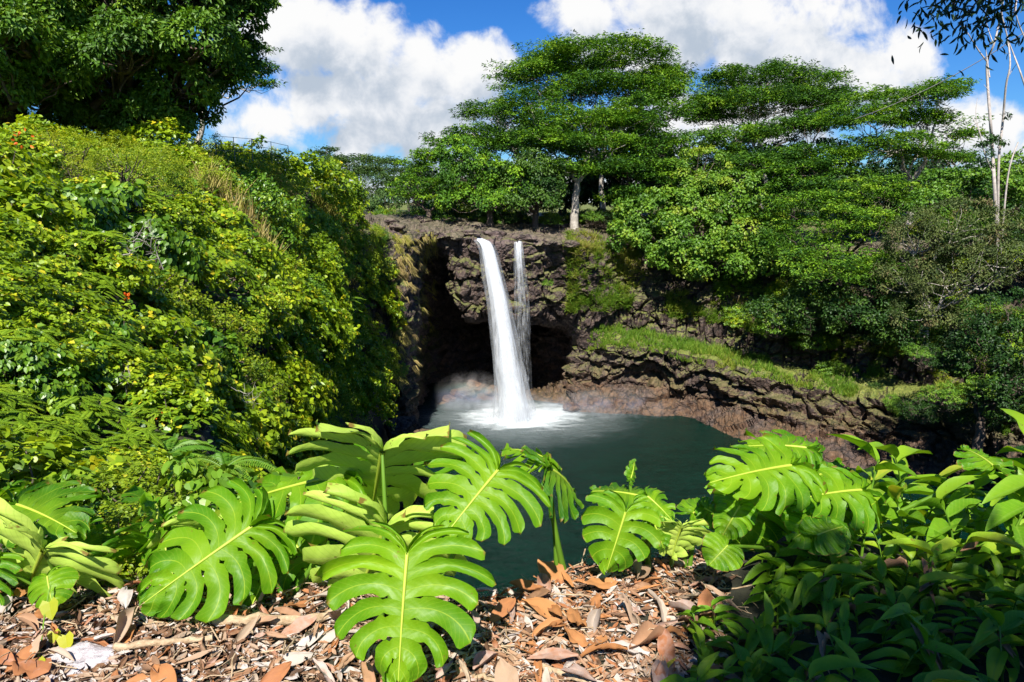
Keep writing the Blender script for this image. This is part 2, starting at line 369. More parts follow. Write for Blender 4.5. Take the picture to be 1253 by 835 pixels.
X = b.m('DIVIDE', sx.outputs[0], yy); Z = b.m('DIVIDE', sx.outputs[2], yy)
cv = b.new('ShaderNodeCombineXYZ'); b.put(cv.inputs[0], X); b.put(cv.inputs[1], Z)
def dens(ox, oz):
    n = b.new('ShaderNodeGroup'); n.node_tree = gt
    v = b.new('ShaderNodeVectorMath', operation='ADD'); b.l.new(cv.outputs[0], v.inputs[0]); v.inputs[1].default_value = (ox, oz, 0); b.l.new(v.outputs[0], n.inputs[0]); return n.outputs[0]
D0 = dens(0, 0); D1 = dens(-.02, .05)
mask = b.ss(D0, .24, .78)
mask = b.m('MULTIPLY', mask, b.ss(sx.outputs[2], -.02, .02))
sh = b.ss(D1, .35, 1.20)
ccol = b.ramp(sh, [(0,(1.0,1.0,1.0)),(.4,(.84,.87,.92)),(1,(.50,.58,.69))])
# the cloud colour is given in display light; undo background strength and exposure
SKS = .085
cm = b.new('ShaderNodeVectorMath', operation='SCALE'); b.l.new(ccol, cm.inputs[0]); cm.inputs['Scale'].default_value = .465/SKS
sk = b.new('ShaderNodeHueSaturation'); sk.inputs['Saturation'].default_value = 1.35; sk.inputs['Value'].default_value = .95; b.l.new(sky.outputs[0], sk.inputs['Color'])
tn = b.new('ShaderNodeVectorMath', operation='MULTIPLY'); b.l.new(sk.outputs[0], tn.inputs[0]); tn.inputs[1].default_value = (.28,.50,.78)
mixw = b.mix(mask, tn.outputs[0], cm.outputs[0])
bg = b.new('ShaderNodeBackground'); bg.inputs[1].default_value = SKS; b.l.new(mixw, bg.inputs[0])
wo = b.new('ShaderNodeOutputWorld'); b.l.new(bg.outputs[0], wo.inputs[0])
# ------------------------------------------------------------------ near bank and left hillside (one heightfield)
GP = np.array([(70,2),(20,3.3),(8,3.3),(3,3.2),(1.4,3.02),(.85,2.86),(.35,2.72),(.1,2.62),(-.12,2.52),(-.45,2.62),(-.95,3.2),(-1.6,4.3),(-3.5,7.5),(-6.2,13.5),(-9.3,24),(-12.8,42),(-16.2,60),(-18.2,84),(-18.2,140),(90,140),(90,2)], float)
def sdist(x, y):
    """+ on the bank, - inside the gorge"""
    p = np.stack([x, y], -1); best = np.full(x.shape, 1e9); ins = np.zeros(x.shape, bool)
    for i in range(len(GP)):
        a, c = GP[i], GP[(i+1) % len(GP)]
        e = c-a; t = np.clip(((p-a)@e)/(e@e), 0, 1); d = np.linalg.norm(p-(a+t[...,None]*e), axis=-1); best = np.minimum(best, d)
        cr = ((a[1] > y) != (c[1] > y)) & (x < (c[0]-a[0])*(y-a[1])/((c[1]-a[1]) if c[1] != a[1] else 1e-9)+a[0]); ins ^= cr
    return np.where(ins, -best, best)
def hz(x, y):
    x = np.atleast_1d(np.asarray(x, float)); y = np.atleast_1d(np.asarray(y, float))
    s = sdist(x, y); yy = np.clip(y, -50, 200)
    zr = np.interp(yy, [3,5,7,13,24,42,60,80], [27.45,26.2,25.2,24.2,22.8,22,22,22])
    r = np.hypot(x, y)
    H = 27.5 + 3.3*sstep(5, 20, r)*sstep(1.5, -3, x)
    H = H - 2.0*sstep(70, 92, y) 
    L = np.interp(yy, [0,20,45,60], [4.5,4.2,2.6,1.8])
    up = zr + (H-zr)*(1-np.exp(-np.maximum(s,0)/L))
    k = np.interp(yy, [15,35], [4.5,8.])
    z = np.where(s > 0, up, zr + s*k)
    P3 = np.stack([x*.35, y*.35, z*0], -1)
    far = sstep(4, 12, r)
    z = z + (fbm(P3, 3, 3)*.7 + 1.1*np.abs(fbm(P3*.55+9, 2, 17)))*far + fbm(P3*8, 3, 9)*.035
    return np.maximum(z, -6)
def grid(nx, ny, fn):
    u, v = np.meshgrid(np.linspace(0,1,nx), np.linspace(0,1,ny), indexing='ij')
    V = fn(u.ravel(), v.ravel()); i = np.arange(nx-1)[:,None]*ny; j = np.arange(ny-1)[None]
    Q = np.stack([i+j, i+ny+j, i+ny+j+1, i+j+1], -1).reshape(-1,4); return V, Q
def warp(u, lo, hi, c, p=2.2):
    t = u*2-1; uc = 0
    return np.where(t < 0, c-(c-lo)*np.abs(t)**p, c+(hi-c)*np.abs(t)**p)
def hill(u, v):
    x = warp(u, -110, 70, -1.0, 2.3); y = warp(v, -60, 100, 3.0, 2.3); return np.stack([x, y, hz(x, y)], 1)
g = Geo(); V, Q = grid(330, 330, hill); g.add(V, Q, .5)
o = g.obj('hillside', M['soil'], smooth=True); tag(o, 'steep earth bank and hillside under the shrubs left of the gorge and at the viewpoint', kind='structure')
# ------------------------------------------------------------------ gorge cliff (lofted from surveyed sections, then broken up)
def px3(a): return P(*a)
# each station: r0 underwater, r1 waterline, r2 foot, r3 terrace outer, r4 terrace inner, r5 band top, r6 rim, r7 inland, r8 inland 60 m, r9 far
ST = []
def station(s, wl, foot, t_out, t_in, band, rim, inl, up=0):
    wl = np.array(wl, float)
    rim = np.array(rim, float); inl = np.array(inl, float)
    d = inl-rim; d[2] = 0; d = d/np.linalg.norm(d)
    far = inl + d*60; far[2] = 27.5+up
    ff = inl + d*4000; ff[2] = 40
    ST.append((s, [wl+(0,0,-5), wl, foot, t_out, t_in, band, rim, inl, far, ff]))
Pw = lambda px, py: PZ(px, py, 0)
station(0, (-22,70,0), (-22,71,4), (-23,72,10), (-23,73,14), (-24,74,20), (-26,75,27), (-36,78,29))
station(1, (-17.5,76,0), (-17.5,77,3), P(438,470,76), P(436,400,77), P(440,330,78), P(440,285,80), P(425,262,92))
station(2, (-14,80,0), (-14,80.5,3), P(478,470,80), P(474,400,81), P(470,330,82), P(470,286,84), P(455,262,98))
station(3, (-11.8,83,0), (-12,83.4,3), P(498,460,83), P(503,400,83.5), P(500,330,85), P(498,287,86), P(490,264,101))
station(4, (-13.0,93,0), (-13.5,106,-.6), (-13.5,112,9), (-12.5,108,17), P(530,322,98.5), P(535,288,90.5), P(528,264,103))
station(5, (-8.5,99,0), (-7,112,-.4), (-7,119,9), P(570,392,98), P(566,374,93.3), P(567,290,90.4), P(563,266,104))
station(6, (-3,99.5,0), (-2,114,.3), (-2,120,9), P(600,392,99), P(600,378,93.6), P(592,296,91), P(590,268,104))
station(7, (3,99.5,0), (3,112,.8), (3,117,9), P(645,395,98), P(642,382,94), P(636,297,91.3), P(634,272,104))
station(8, (8,97,0), (9,102,2.5), (9,104,9), P(682,392,96.5), P(684,376,94), P(678,296,91.2), P(676,276,104))
station(9, P(700,502,94), P(705,470,97.5), P(706,432,96.5), P(712,402,95), P(708,372,93.5), P(712,300,91), P(715,275,104))
station(10, P(740,508,93), P(745,468,96.5), P(748,424,94.5), P(752,402,96), P(756,366,96), P(758,310,97), P(765,280,106))
station(11, P(790,512,91.8), P(795,474,95), P(800,428,92.5), P(805,412,95), P(808,374,95), P(812,325,97), P(820,290,108))
station(12, P(845,516,90.5), P(850,480,92.5), P(850,438,90.2), P(855,424,93), P(858,385,93.3), P(860,340,96), P(870,300,106))
station(13, P(900,540,82.0), P(905,500,86), P(905,452,86.5), P(905,436,89.5), P(905,398,90), P(910,350,94), P(915,300,104))
station(14, PZ(960,560,0), P(960,520,80), P(960,468,82.5), P(965,446,86), P(965,408,86.6), P(970,360,90), P(980,300,100))
station(15, PZ(1040,572,0), P(1040,530,76), P(1040,484,78.0), P(1045,456,82.5), P(1045,415,83), P(1050,370,87), P(1060,300,97))
station(16, PZ(1120,585,0), P(1120,540,71.5), P(1120,497,73), P(1125,470,78), P(1125,430,78.5), P(1130,380,82), P(1150,300,92))
station(17, PZ(1210,600,0), P(1210,550,66), P(1210,508,68), P(1215,488,72), P(1215,440,73), P(1220,390,76), P(1250,300,86))
station(18, PZ(1330,620,0), P(1330,570,57), P(1330,530,59), P(1335,505,62), P(1335,450,63), P(1340,400,66), P(1400,300,74))
station(19, (60,26,0), (62,26,4), (63,26,9), (66,26,11), (67,26,17), (70,26,26), (85,27,28))
station(20, (55,4,0), (58,3,4), (59,2,9), (60,1,14), (61,0,20), (62,-2,27), (70,-12,28))
sp_ = np.array([s for s,_ in ST], float); CP = np.array([r for _,r in ST])     # (21,10,3)
rows = [(0,1,5),(1,2,22),(2,3,46),(3,4,24),(4,5,34),(5,6,60),(6,7,40),(7,8,16),(8,9,5)]
tt = np.concatenate([np.linspace(a, c, n, endpoint=False) for a, c, n in rows] + [[9.0]])
segn = {**{i: 46 for i in range(20)}, 0: 20, 1: 40, 18: 24, 19: 12}
su = np.concatenate([np.linspace(i, i+1, segn[i], endpoint=False) for i in range(20)] + [[20.0]])
colm = cs(su, sp_, CP)                                        # (ns,10,3)
i0 = np.clip(tt.astype(int), 0, 8); fr = tt-i0; fr = np.where((i0 == 0) | (i0 >= 7), fr, fr + .10*np.sin(2*PI*fr)*-1)
G = colm[:, i0]*(1-fr)[None,:,None] + colm[:, i0+1]*fr[None,:,None]
ns, nt = G.shape[:2]
def gnorm(G):
    a = np.gradient(G, axis=0); c = np.gradient(G, axis=1); return nrm(np.cross(a, c))
N = gnorm(G)
# (fronts must face the camera) sign check at a mid station
mid = G[ns//2, int(np.searchsorted(tt, 3.0))]
if (N[ns//2, int(np.searchsorted(tt, 3.0))]@(np.array([0,0,CAMZ])-mid)) < 0: N = -N
p = G.reshape(-1,3); amp = np.interp(tt, [0,1,1.3,2,3,4,5,6,7,7.6,9], [0,.25,.6,1,1,.5,1,.8,.35,0,0])
amp = np.tile(amp, ns)
f1, f2, cid = worley(p*np.array([.30,.30,.50]) + .4*fbm(p*.5, 2, 5)[:,None], 11)
e1, e2, cid2 = worley(p*np.array([1.3,1.3,1.6]) + .3*fbm(p*1.4, 2, 6)[:,None], 21)
disp = 1.1*fbm(p*.16, 4, 1) + 1.15*(cid-.5)*sstep(0, .10, f2-f1) + .26*(cid2-.5)*sstep(0, .15, e2-e1) - .5*(1-sstep(0,.10,f2-f1)) + .22*fbm(p*1.6, 3, 33)
# vertical columns in the band above the terrace
cidc = worley(np.stack([p[:,0]*.75, p[:,1]*.75, p[:,2]*.10], 1), 44); colw = np.tile(np.clip(1-np.abs(tt-4.5)/.7, 0, 1), ns)
disp += colw*(1.5*(cidc[2]-.5) - .9*(1-sstep(0,.16,cidc[1]-cidc[0])))
# strata ledges on the low wall
stw = np.tile(np.clip(1-np.abs(tt-2.5)/.8, 0, 1), ns)
disp += stw*1.0*(np.abs(((p[:,2]+fbm(p*.3,2,70))*.55) % 1 - .5)*2-.5)
Np = N.reshape(-1,3).copy()
G2 = (p + Np*(disp*amp)[:,None])
i = np.arange(ns-1)[:,None]*nt; j = np.arange(nt-1)[None]; Q = np.stack([i+j, i+nt+j, i+nt+j+1, i+j+1], -1).reshape(-1,4)
# moss weight: none in the cave and low on the wet wall
mw = np.interp(np.tile(tt, ns), [0,1.9,2.6,3,4,5,6,6.2,7,8], [0,.05,.40,1,1,.6,.55,.2,.3,1])
su_ = np.repeat(su, nt); mw = np.where((su_ > 4.2) & (su_ < 8.5) & (np.tile(tt, ns) < 5), .1, mw)
g = Geo(); g.add(G2, Q, mw)
o = g.obj('gorge_cliff', M['rock']); tag(o, 'dark basalt gorge wall with cave, grassy terrace and rocky brink around the pool', kind='structure')
G2 = G2.reshape(ns, nt, 3)
N2 = gnorm(G2); N2 = N2*np.sign((N2*N).sum(-1, keepdims=True))
def cliff_at(sv, tv):
    a = np.clip(np.searchsorted(su, sv), 0, ns-1); c = np.clip(np.searchsorted(tt, tv), 0, nt-1)
    return G2[a, c], N2[a, c]
# ------------------------------------------------------------------ pool
m, b = newmat('pool_water'); ge = b.new('ShaderNodeNewGeometry'); pos = ge.outputs['Position']
sp = b.new('ShaderNodeSeparateXYZ'); b.l.new(pos, sp.inputs[0])
dx = b.m('MULTIPLY', b.m('SUBTRACT', sp.outputs[0], 1.2), .75); dy = b.m('SUBTRACT', sp.outputs[1], 91.5)
dist = b.m('SQRT', b.m('ADD', b.m('MULTIPLY', dx, dx), b.m('MULTIPLY', dy, dy)))
mpw = b.new('ShaderNodeMapping'); mpw.inputs['Scale'].default_value = (.55, 1.3, 1); b.l.new(pos, mpw.inputs[0]); n1 = b.noise(mpw.outputs[0], .35, 6, .65, .6); n2 = b.noise(mpw.outputs[0], 1.9, 5, .65, 1.0)
dd = b.m('ADD', dist, b.m('MULTIPLY', b.m('SUBTRACT', n1, .5), 9))
foam = b.m('SUBTRACT', 1.0, b.ss(dd, 1.5, 8.5)); foam2 = b.m('MULTIPLY', b.m('SUBTRACT', 1.0, b.ss(dd, 4, 14)), .18)
foam = b.m('MAXIMUM', foam, foam2)
col = b.ramp(b.m('ADD', b.m('MULTIPLY', n1, .5), b.m('MULTIPLY', n2, .5)), [(.35,(.0006,.009,.006)),(.65,(.002,.026,.017))])  # horizontally stretched tone streaks painted in to suggest reflections on the water
shal = b.m('SUBTRACT', 1.0, b.ss(dist, 6, 22)); col = b.mix(b.m('MULTIPLY', shal, .6), col, c4((.006,.026,.024)))
col = b.mix(foam, col, c4((.78,.84,.86)))
p_ = b.new('ShaderNodeBsdfPrincipled'); b.put(p_.inputs['Base Color'], col); b.put(p_.inputs['Roughness'], b.m('ADD', .16, b.m('MULTIPLY', foam, .5)))
p_.inputs['IOR'].default_value = 1.33; p_.inputs['Specular IOR Level'].default_value = .11
bp = b.new('ShaderNodeBump'); bp.inputs['Strength'].default_value = 1.0; bp.inputs['Distance'].default_value = .5
nw = b.noise(pos, 1.5, 7, .68, .5); b.l.new(nw, bp.inputs['Height']); b.l.new(bp.outputs[0], p_.inputs['Normal']); b.l.new(p_.outputs[0], b.out.inputs[0])
M['water'] = m
g = Geo()
V, Q = grid(60, 60, lambda u, v: np.stack([-30+u*115, 0+v*125, u*0], 1)); g.add(V, Q)
o = g.obj('pool_water', M['water'], smooth=True); tag(o, 'dark green plunge pool, foaming white below the falls', kind='structure')
# stream on the brink
def streambed(pxs, wid, name, lab):
    pts = []
    for (px, py, Y) in pxs: pts.append(P(px, py, Y))
    return pts
# ------------------------------------------------------------------ falling water
def fallmat(name, cover, sharp, sc=(7, .18)):
    m, b = newmat(name); fw = b.new('ShaderNodeAttribute', attribute_name='fw'); sp = b.new('ShaderNodeSeparateXYZ'); b.l.new(fw.outputs['Vector'], sp.inputs[0])
    def st(k1, k2, seed):
        cb = b.new('ShaderNodeCombineXYZ'); b.put(cb.inputs[0], b.m('MULTIPLY', sp.outputs[0], k1)); b.put(cb.inputs[1], b.m('MULTIPLY', sp.outputs[1], k2)); cb.inputs[2].default_value = seed
        return b.noise(cb.outputs[0], 1, 4, .6, .2)
    n = b.m('ADD', b.m('MULTIPLY', st(sc[0], sc[1]*4, 1+cover), .55), b.m('MULTIPLY', st(sc[0]*3, sc[1]*10, 5+cover), .45))
    at = b.new('ShaderNodeAttribute', attribute_name='tint')
    a = b.m('ADD', b.m('SUBTRACT', n, .5), at.outputs['Fac']); a = b.ss(a, .5-sharp, .5+sharp)
    a = b.m('MULTIPLY', a, cover, clamp=True)
    pr = b.new('ShaderNodeBsdfDiffuse'); pr.inputs[0].default_value = (.86,.89,.92,1)
    tr = b.new('ShaderNodeBsdfTranslucent'); tr.inputs[0].default_value = (.84,.88,.92,1)
    mx = b.new('ShaderNodeMixShader'); mx.inputs[0].default_value = .45; b.l.new(pr.outputs[0], mx.inputs[1]); b.l.new(tr.outputs[0], mx.inputs[2])
    tp = b.new('ShaderNodeBsdfTransparent'); m2 = b.new('ShaderNodeMixShader'); b.put(m2.inputs[0], a); b.l.new(tp.outputs[0], m2.inputs[1]); b.l.new(mx.outputs[0], m2.inputs[2])
    b.l.new(m2.outputs[0], b.out.inputs[0]); return m
def fallshell(path, wid, depth, tints, n=40, k=90, seed=0, jit=0.0):
    """closed tube of elliptical section following path (list of points), with flutes"""
    path = np.asarray(path); kk = len(path); t = np.linspace(0, kk-1, k); c = cs(t, np.arange(kk), path)
    w_ = np.interp(t, np.arange(kk), wid)/2; d_ = np.interp(t, np.arange(kk), depth)/2; ti = np.interp(t, np.arange(kk), tints)
    th = np.linspace(0, 2*PI, n, endpoint=False); T, H = np.meshgrid(th, t, indexing='xy')
    q = np.stack([np.cos(T).ravel()*2.2+seed, np.sin(T).ravel()*2.2, H.ravel()*.35], 1)
    r = 1+.22*fbm(q, 3, seed); r = r.reshape(T.shape)
    x = c[:,None,0]+w_[:,None]*np.cos(T)*r; y = c[:,None,1]+d_[:,None]*np.sin(T)*r; z = np.broadcast_to(c[:,None,2], T.shape)
    V = np.stack([x, y, z], -1).reshape(-1,3)
    i = np.arange(k-1)[:,None]*n; j = np.arange(n)[None]; j2 = (j+1) % n
    Q = np.stack([i+j, i+j2, i+n+j2, i+n+j], -1).reshape(-1,4)
    L = np.concatenate([[0], np.cumsum(np.linalg.norm(np.diff(c, axis=0), axis=1))])
    uv = np.stack([np.broadcast_to(np.abs(T-PI)*1.3+seed, T.shape).ravel(), np.broadcast_to(L[:,None], T.shape).ravel()], 1)
    return V, Q, np.broadcast_to(ti[:,None], T.shape).ravel(), uv
lp = [P(580,291,91.9), P(593,298,90.4), P(601,322,89.7), P(610,365,89.4), P(616,405,89.4), P(621,445,89.5), P(626,480,89.8), P(630,508,90.3)]
lp[-1][2] = -.3
wl_ = [1.3, 1.5, 1.75, 2.1, 2.45, 2.8, 3.3, 4.3]
M['f1'] = fallmat('falling_water_core', 1.0, .16, (5,.10)); M['f2'] = fallmat('falling_water_spray', .75, .22, (6,.10)); M['f3'] = fallmat('falling_water_mist', .35, .3, (5,.08))
fr_ = empty('waterfall', (0, 89, 0)); tag(fr_, 'broad white waterfall leaping from the lip on the left into the pool', 'waterfall')
def fallobj(root, nm, mat, *a, **k):
    g = Geo(); V, Q, ti, uv = fallshell(*a, **k); V = V-np.array(root.location); g.add(V, Q, ti, uv); return g.obj(nm, mat, root, True)
fallobj(fr_, 'water_core', M['f1'], lp, np.array(wl_)*.78, np.array(wl_)*.5, [.85,.85,.8,.75,.72,.7,.7,.75], seed=1)
fallobj(fr_, 'water_spray', M['f2'], lp, np.array(wl_)*1.1, np.array(wl_)*.8, [.7,.62,.55,.52,.5,.5,.52,.6], seed=2)
fallobj(fr_, 'water_veil', M['f3'], lp, np.array(wl_)*1.4+.1, np.array(wl_)*1.1, [.5,.45,.45,.45,.48,.5,.55,.6], seed=3)
rp = [P(633,294,92.2), P(634,300,90.9), P(636,330,90.4), P(639,370,90.3), P(640,410,90.3), P(641,445,90.4), P(642,480,90.5), P(643,508,90.6)]; rp[-1][2] = -.2
wr_ = [.9, 1.1, 1.5, 1.9, 2.1, 2.3, 2.4, 2.6]
fs_ = empty('waterfall', (1.5, 90, 0)); tag(fs_, 'thin veil of falling water to the right of the broad fall', 'waterfall')
fallobj(fs_, 'water_core', M['f1'], rp, np.array(wr_)*.55, np.array(wr_)*.4, [.8,.56,.43,.38,.36,.34,.32,.32], seed=4)
fallobj(fs_, 'water_spray', M['f2'], rp, np.array(wr_)*.95, np.array(wr_)*.7, [.5,.44,.36,.34,.32,.30,.28,.28], seed=5)
# splash mounds where the falls land
g = Geo()
NS = 3200; th = rng.uniform(0, 2*PI, NS); rr = np.abs(rng.normal(0, 1, NS)); c0 = np.array([.5, 90.3, 0])
pos = c0 + np.stack([np.cos(th)*rr*1.7, np.sin(th)*rr*1.1, np.abs(rng.normal(0,.5,NS))*np.exp(-rr*.6)], 1)
leafset(g, pos, nrm(np.stack([np.cos(th), np.sin(th), 1+rng.uniform(0,2,NS)], 1)), rdir(rng, NS), rng.uniform(.05,.28,NS), rng.uniform(.04,.16,NS), T_OV, .5)
m, b = newmat('white_splash'); d = b.new('ShaderNodeBsdfDiffuse'); d.inputs[0].default_value = (.85,.89,.92,1); b.l.new(d.outputs[0], b.out.inputs[0])
o = g.obj('water_splash', m, fr_); o.location = (0,-89,0); tag(o, kind='stuff')
# mist around the foot of the falls
def mist(name, loc, sc, dens, label, seed):
    import bmesh
    bm = bmesh.new(); bmesh.ops.create_icosphere(bm, subdivisions=3, radius=1)
    me = bpy.data.meshes.new(name); bm.to_mesh(me); bm.free()
    m, b = newmat('mist'); tc = b.new('ShaderNodeTexCoord'); vl = b.new('ShaderNodeVectorMath', operation='LENGTH'); b.l.new(tc.outputs['Object'], vl.inputs[0])
    fall = b.m('SUBTRACT', 1.0, b.ss(vl.outputs['Value'], .15, 1.0))
    gp = b.new('ShaderNodeNewGeometry'); n = b.noise(gp.outputs['Position'], .45, 3, .6, .5)
    dn = b.m('MULTIPLY', b.m('MULTIPLY', fall, b.ss(n, .38, .68)), dens)
    v = b.new('ShaderNodeVolumePrincipled'); b.put(v.inputs['Color'], b.ramp(b.m('DIVIDE', b.sepz(gp.outputs['Position']), 6.0), [(.0,(.90,.95,1)),(.2,(.86,.92,1)),(.30,(.68,.70,1)),(.40,(.72,.86,1)),(.50,(.85,.98,.90)),(.60,(.98,.96,.88)),(.68,(1,.93,.90)),(.75,(.95,.93,.95))]) if seed > 1 else (.93,.96,1,1)); v.inputs['Anisotropy'].default_value = 0  # faint rainbow bands painted into the mist colour by height
    b.put(v.inputs['Density'], dn); b.l.new(v.outputs[0], b.out.inputs[1]); me.materials.append(m)
    o = bpy.data.objects.new(name, me); C.objects.link(o); o.location = loc; o.scale = sc; tag(o, label, kind='stuff', cat='mist'); return o
mist('spray_mist', (.6, 89.8, .8), (6.2, 4.0, 3.8), .62, 'white spray boiling up where the falls hit the pool', 1)
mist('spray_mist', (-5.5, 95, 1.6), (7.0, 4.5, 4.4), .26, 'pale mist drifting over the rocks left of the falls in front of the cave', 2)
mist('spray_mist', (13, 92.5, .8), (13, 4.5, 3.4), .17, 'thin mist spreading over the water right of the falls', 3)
# ------------------------------------------------------------------ trees
def disc_clump(g, c, R, n, L, W, r, tint, tilt=.20, thick=.12, tpl=T_RH, jn=.36):
    """flat plate of foliage: c (k,3), R (k,)"""
    k = len(c); c = np.repeat(c, n, 0); Rr = np.repeat(R, n); a = r.uniform(0, 2*PI, k*n); q = np.sqrt(r.uniform(0, 1, k*n))
    tl = np.repeat(r.normal(0, tilt, (k,2)), n, 0)
    ox = np.cos(a)*q*Rr; oy = np.sin(a)*q*Rr
    lump = .25*np.sin(ox*3.1/Rr*2+c[:,0])*np.cos(oy*2.7/Rr*2+c[:,1])
    oz = (r.normal(0, thick, k*n) + lump*.6 - q*q*.22)*Rr + tl[:,0]*ox + tl[:,1]*oy
    pos = c + np.stack([ox, oy, oz], 1)
    d = np.stack([np.cos(a), np.sin(a), r.normal(-.1, .25, k*n)], 1) + r.normal(0, .5, (k*n,3))*[1,1,.4]
    nn = np.stack([tl[:,0]*-1, tl[:,1]*-1, np.ones(k*n)], 1) + r.normal(0, jn, (k*n,3))
    leafset(g, pos, d, nn, L*r.uniform(.6,1.3,k*n), W*r.uniform(.7,1.3,k*n), tpl, np.clip(np.repeat(tint, n)+r.normal(0,.1,k*n), 0, 1))
def ball_clump(g, c, out, R, n, L, W, r, tint, tpl=T_RH, flat=.75, droop=.5, jn=.5):
    k = len(c); u = rdir(r, k*n); o = np.repeat(out, n, 0); u = nrm(u + o*.9 + [0,0,.25])
    Rr = np.repeat(R, n); pos = np.repeat(c, n, 0) + u*Rr[:,None]*np.array([1,1,flat])*r.uniform(.62,1.05,(k*n,1))
    d = nrm(u*.5 + rdir(r, k*n)*.7 + [0,0,-droop]); nn = u + rdir(r, k*n)*jn + [0,0,.45]
    leafset(g, pos, d, nn, L*r.uniform(.6,1.3,k*n), W*r.uniform(.7,1.25,k*n), tpl, np.clip(np.repeat(tint, n)+r.normal(0,.1,k*n), 0, 1))
def pxlobe(px, py, Y, wx, wy, dep=None):
    c = P(px, py, Y); return c, np.array([wx*Y/F*1.02, dep if dep else wx*Y/F*.85, wy*Y/F*1.0])
def tree(name, label, cat, base, lobes, mat, bark, style='flat', R=1.7, ncl=26, nl=110, L=.5, W=.2, trunk_r=.45, seed=0, group=None, fork=.35, limbs=True, showtrunk=True, inner=.2, tint0=.5, zmin=-.3):
    r = np.random.default_rng(seed+100); base = np.asarray(base, float)
    root = empty(name, base); tag(root, label, cat, group)
    g = Geo(); wood = Geo()
    L_ = [pxlobe(*l) for l in lobes]; allc = np.array([c for c,_ in L_]); top = allc.mean(0)
    fk = base+(top-base)*fork; fk[:2] = base[:2]+(top[:2]-base[:2])*fork*.4
    if limbs:
        V, Q = tube(crooked(base-[0,0,1.2], fk, 7, .03, r), np.linspace(trunk_r*1.25, trunk_r*.8, 7), 8); wood.add(V-base, Q)
    for (c, Rr) in L_:
        Rr = np.maximum(Rr-R*.35, R*.4)
        vol = (Rr[0]*Rr[1]+Rr[0]*Rr[2]+Rr[1]*Rr[2])/3; k = max(9, int(ncl*((Rr+R*.6)[0]*(Rr+R*.6)[1]+(Rr+R*.6)[0]*(Rr+R*.6)[2]+(Rr+R*.6)[1]*(Rr+R*.6)[2])/3/12.*.85))
        u = rdir(r, k*3); u = u[u[:,2] > zmin][:k]; k = len(u)
        rad = np.where(r.uniform(0,1,k) < inner, r.uniform(.3,.8,k), r.uniform(.82,1.08,k))
        pc = c + u*Rr*rad[:,None]; tint = np.clip(r.normal(tint0, .22, k), 0, 1)
        if style == 'flat': k2 = int(k*2.0); pc2 = pc[r.integers(0,k,k2)]+r.normal(0,1,(k2,3))*R*np.array([.62,.62,.13]); disc_clump(g, pc2-base, R*r.uniform(.4,.9,k2), int(nl*.6), L, W*.9, r, np.clip(r.normal(tint0,.2,k2),0,1))
        else: ball_clump(g, pc-base, u, R*r.uniform(.6,1.25,k), nl, L, W, r, tint)
        if limbs:
            lim = crooked(fk, c-[0,0,Rr[2]*.35], 8, .10, r, -.04); rr0 = trunk_r*.5
            V, Q = tube(lim, np.linspace(rr0, rr0*.3, 8), 6); wood.add(V-base, Q)
            for q in r.choice(k, min(k, 12), replace=False):
                s_ = lim[r.integers(4, 8)]; V, Q = tube(crooked(s_, pc[q], 5, .12, r, -.05), np.linspace(rr0*.28, rr0*.08, 5), 4); wood.add(V-base, Q)
    if limbs: wood.obj('trunk', bark, root, True)
    g.obj('crown', mat, root)
    return root
PLZ = 26.0
def gb(px, Y, z=PLZ):
    r = (px-626.5)/F; # ground point under column px at distance Y
    q = P(px, 250, Y); return np.array([q[0], Y, z])
AG = 'tall flat-topped trees on the plateau behind the falls'
tree('albizia_tree', 'tallest flat-topped tree behind the falls, its crown touching the grey cloud', 'tree', gb(735,118), [(735,68,118,85,17),(665,92,116,50,20),(795,98,118,40,18),(745,112,116,85,22),(690,80,118,50,15),(815,88,118,20,14)], M['alb'], M['bpale'], R=2.1, ncl=30, nl=95, L=.55, W=.2, seed=1, group=AG, tint0=.5)
tree('albizia_tree', 'leaning left-hand tree behind the falls with bare pale branches showing in its crown', 'tree', gb(650,108), [(618,138,110,48,20),(590,168,108,42,20),(648,122,108,40,20),(545,172,108,20,10),(640,178,104,45,20)], M['alb'], M['bwhite'], R=1.9, ncl=26, nl=90, L=.5, W=.2, seed=2, group=AG, fork=.5, tint0=.5)
tree('albizia_tree', 'straight-trunked tree in front of the dark gap behind the falls, bright green lower boughs', 'tree', gb(704,101), [(700,148,104,62,22),(675,172,101,42,20),(728,180,102,50,22),(700,205,100,42,18),(760,150,104,48,20)], M['alb2'], M['bpale'], R=1.9, ncl=28, nl=95, L=.48, W=.2, seed=3, group=AG, fork=.5, trunk_r=.55, tint0=.42)
tree('albizia_tree', 'dense dark tree with several trunks between the straight trunk and the light green tree', 'tree', gb(752,105), [(790,138,108,48,24),(805,180,104,44,26),(768,205,102,48,24),(815,215,101,35,25),(780,240,101,40,18)], M['alb'], M['bark'], R=1.9, ncl=28, nl=95, L=.48, W=.22, seed=4, group=AG, fork=.3, tint0=.55)
tree('broadleaf_tree', 'rounded bright green tree at the left end of the wood above the rocky brink', 'tree', gb(525,101), [(522,210,104,26,32),(503,235,101,22,22),(545,238,100,30,24)], M['alb2'], M['bark'], R=1.3, ncl=40, nl=80, L=.4, W=.2, seed=5, tint0=.5)
tree('broadleaf_tree', 'low bushy tree standing above the left fall', 'tree', gb(600,99), [(575,215,100,38,32),(620,228,98,40,28),(590,248,98,50,14),(565,190,104,30,22)], M['alb2'], M['bark'], R=1.3, ncl=34, nl=80, L=.42, W=.26, style='round', seed=6, tint0=.4)
tree('broadleaf_tree', 'low leafy tree above the thin right fall, left of the straight trunk', 'tree', gb(655,99), [(655,215,98,34,30),(645,248,97,38,16),(668,232,98,24,24)], M['dark'], M['bark'], R=1.3, ncl=34, nl=80, L=.42, W=.26, style='round', seed=7, tint0=.7)
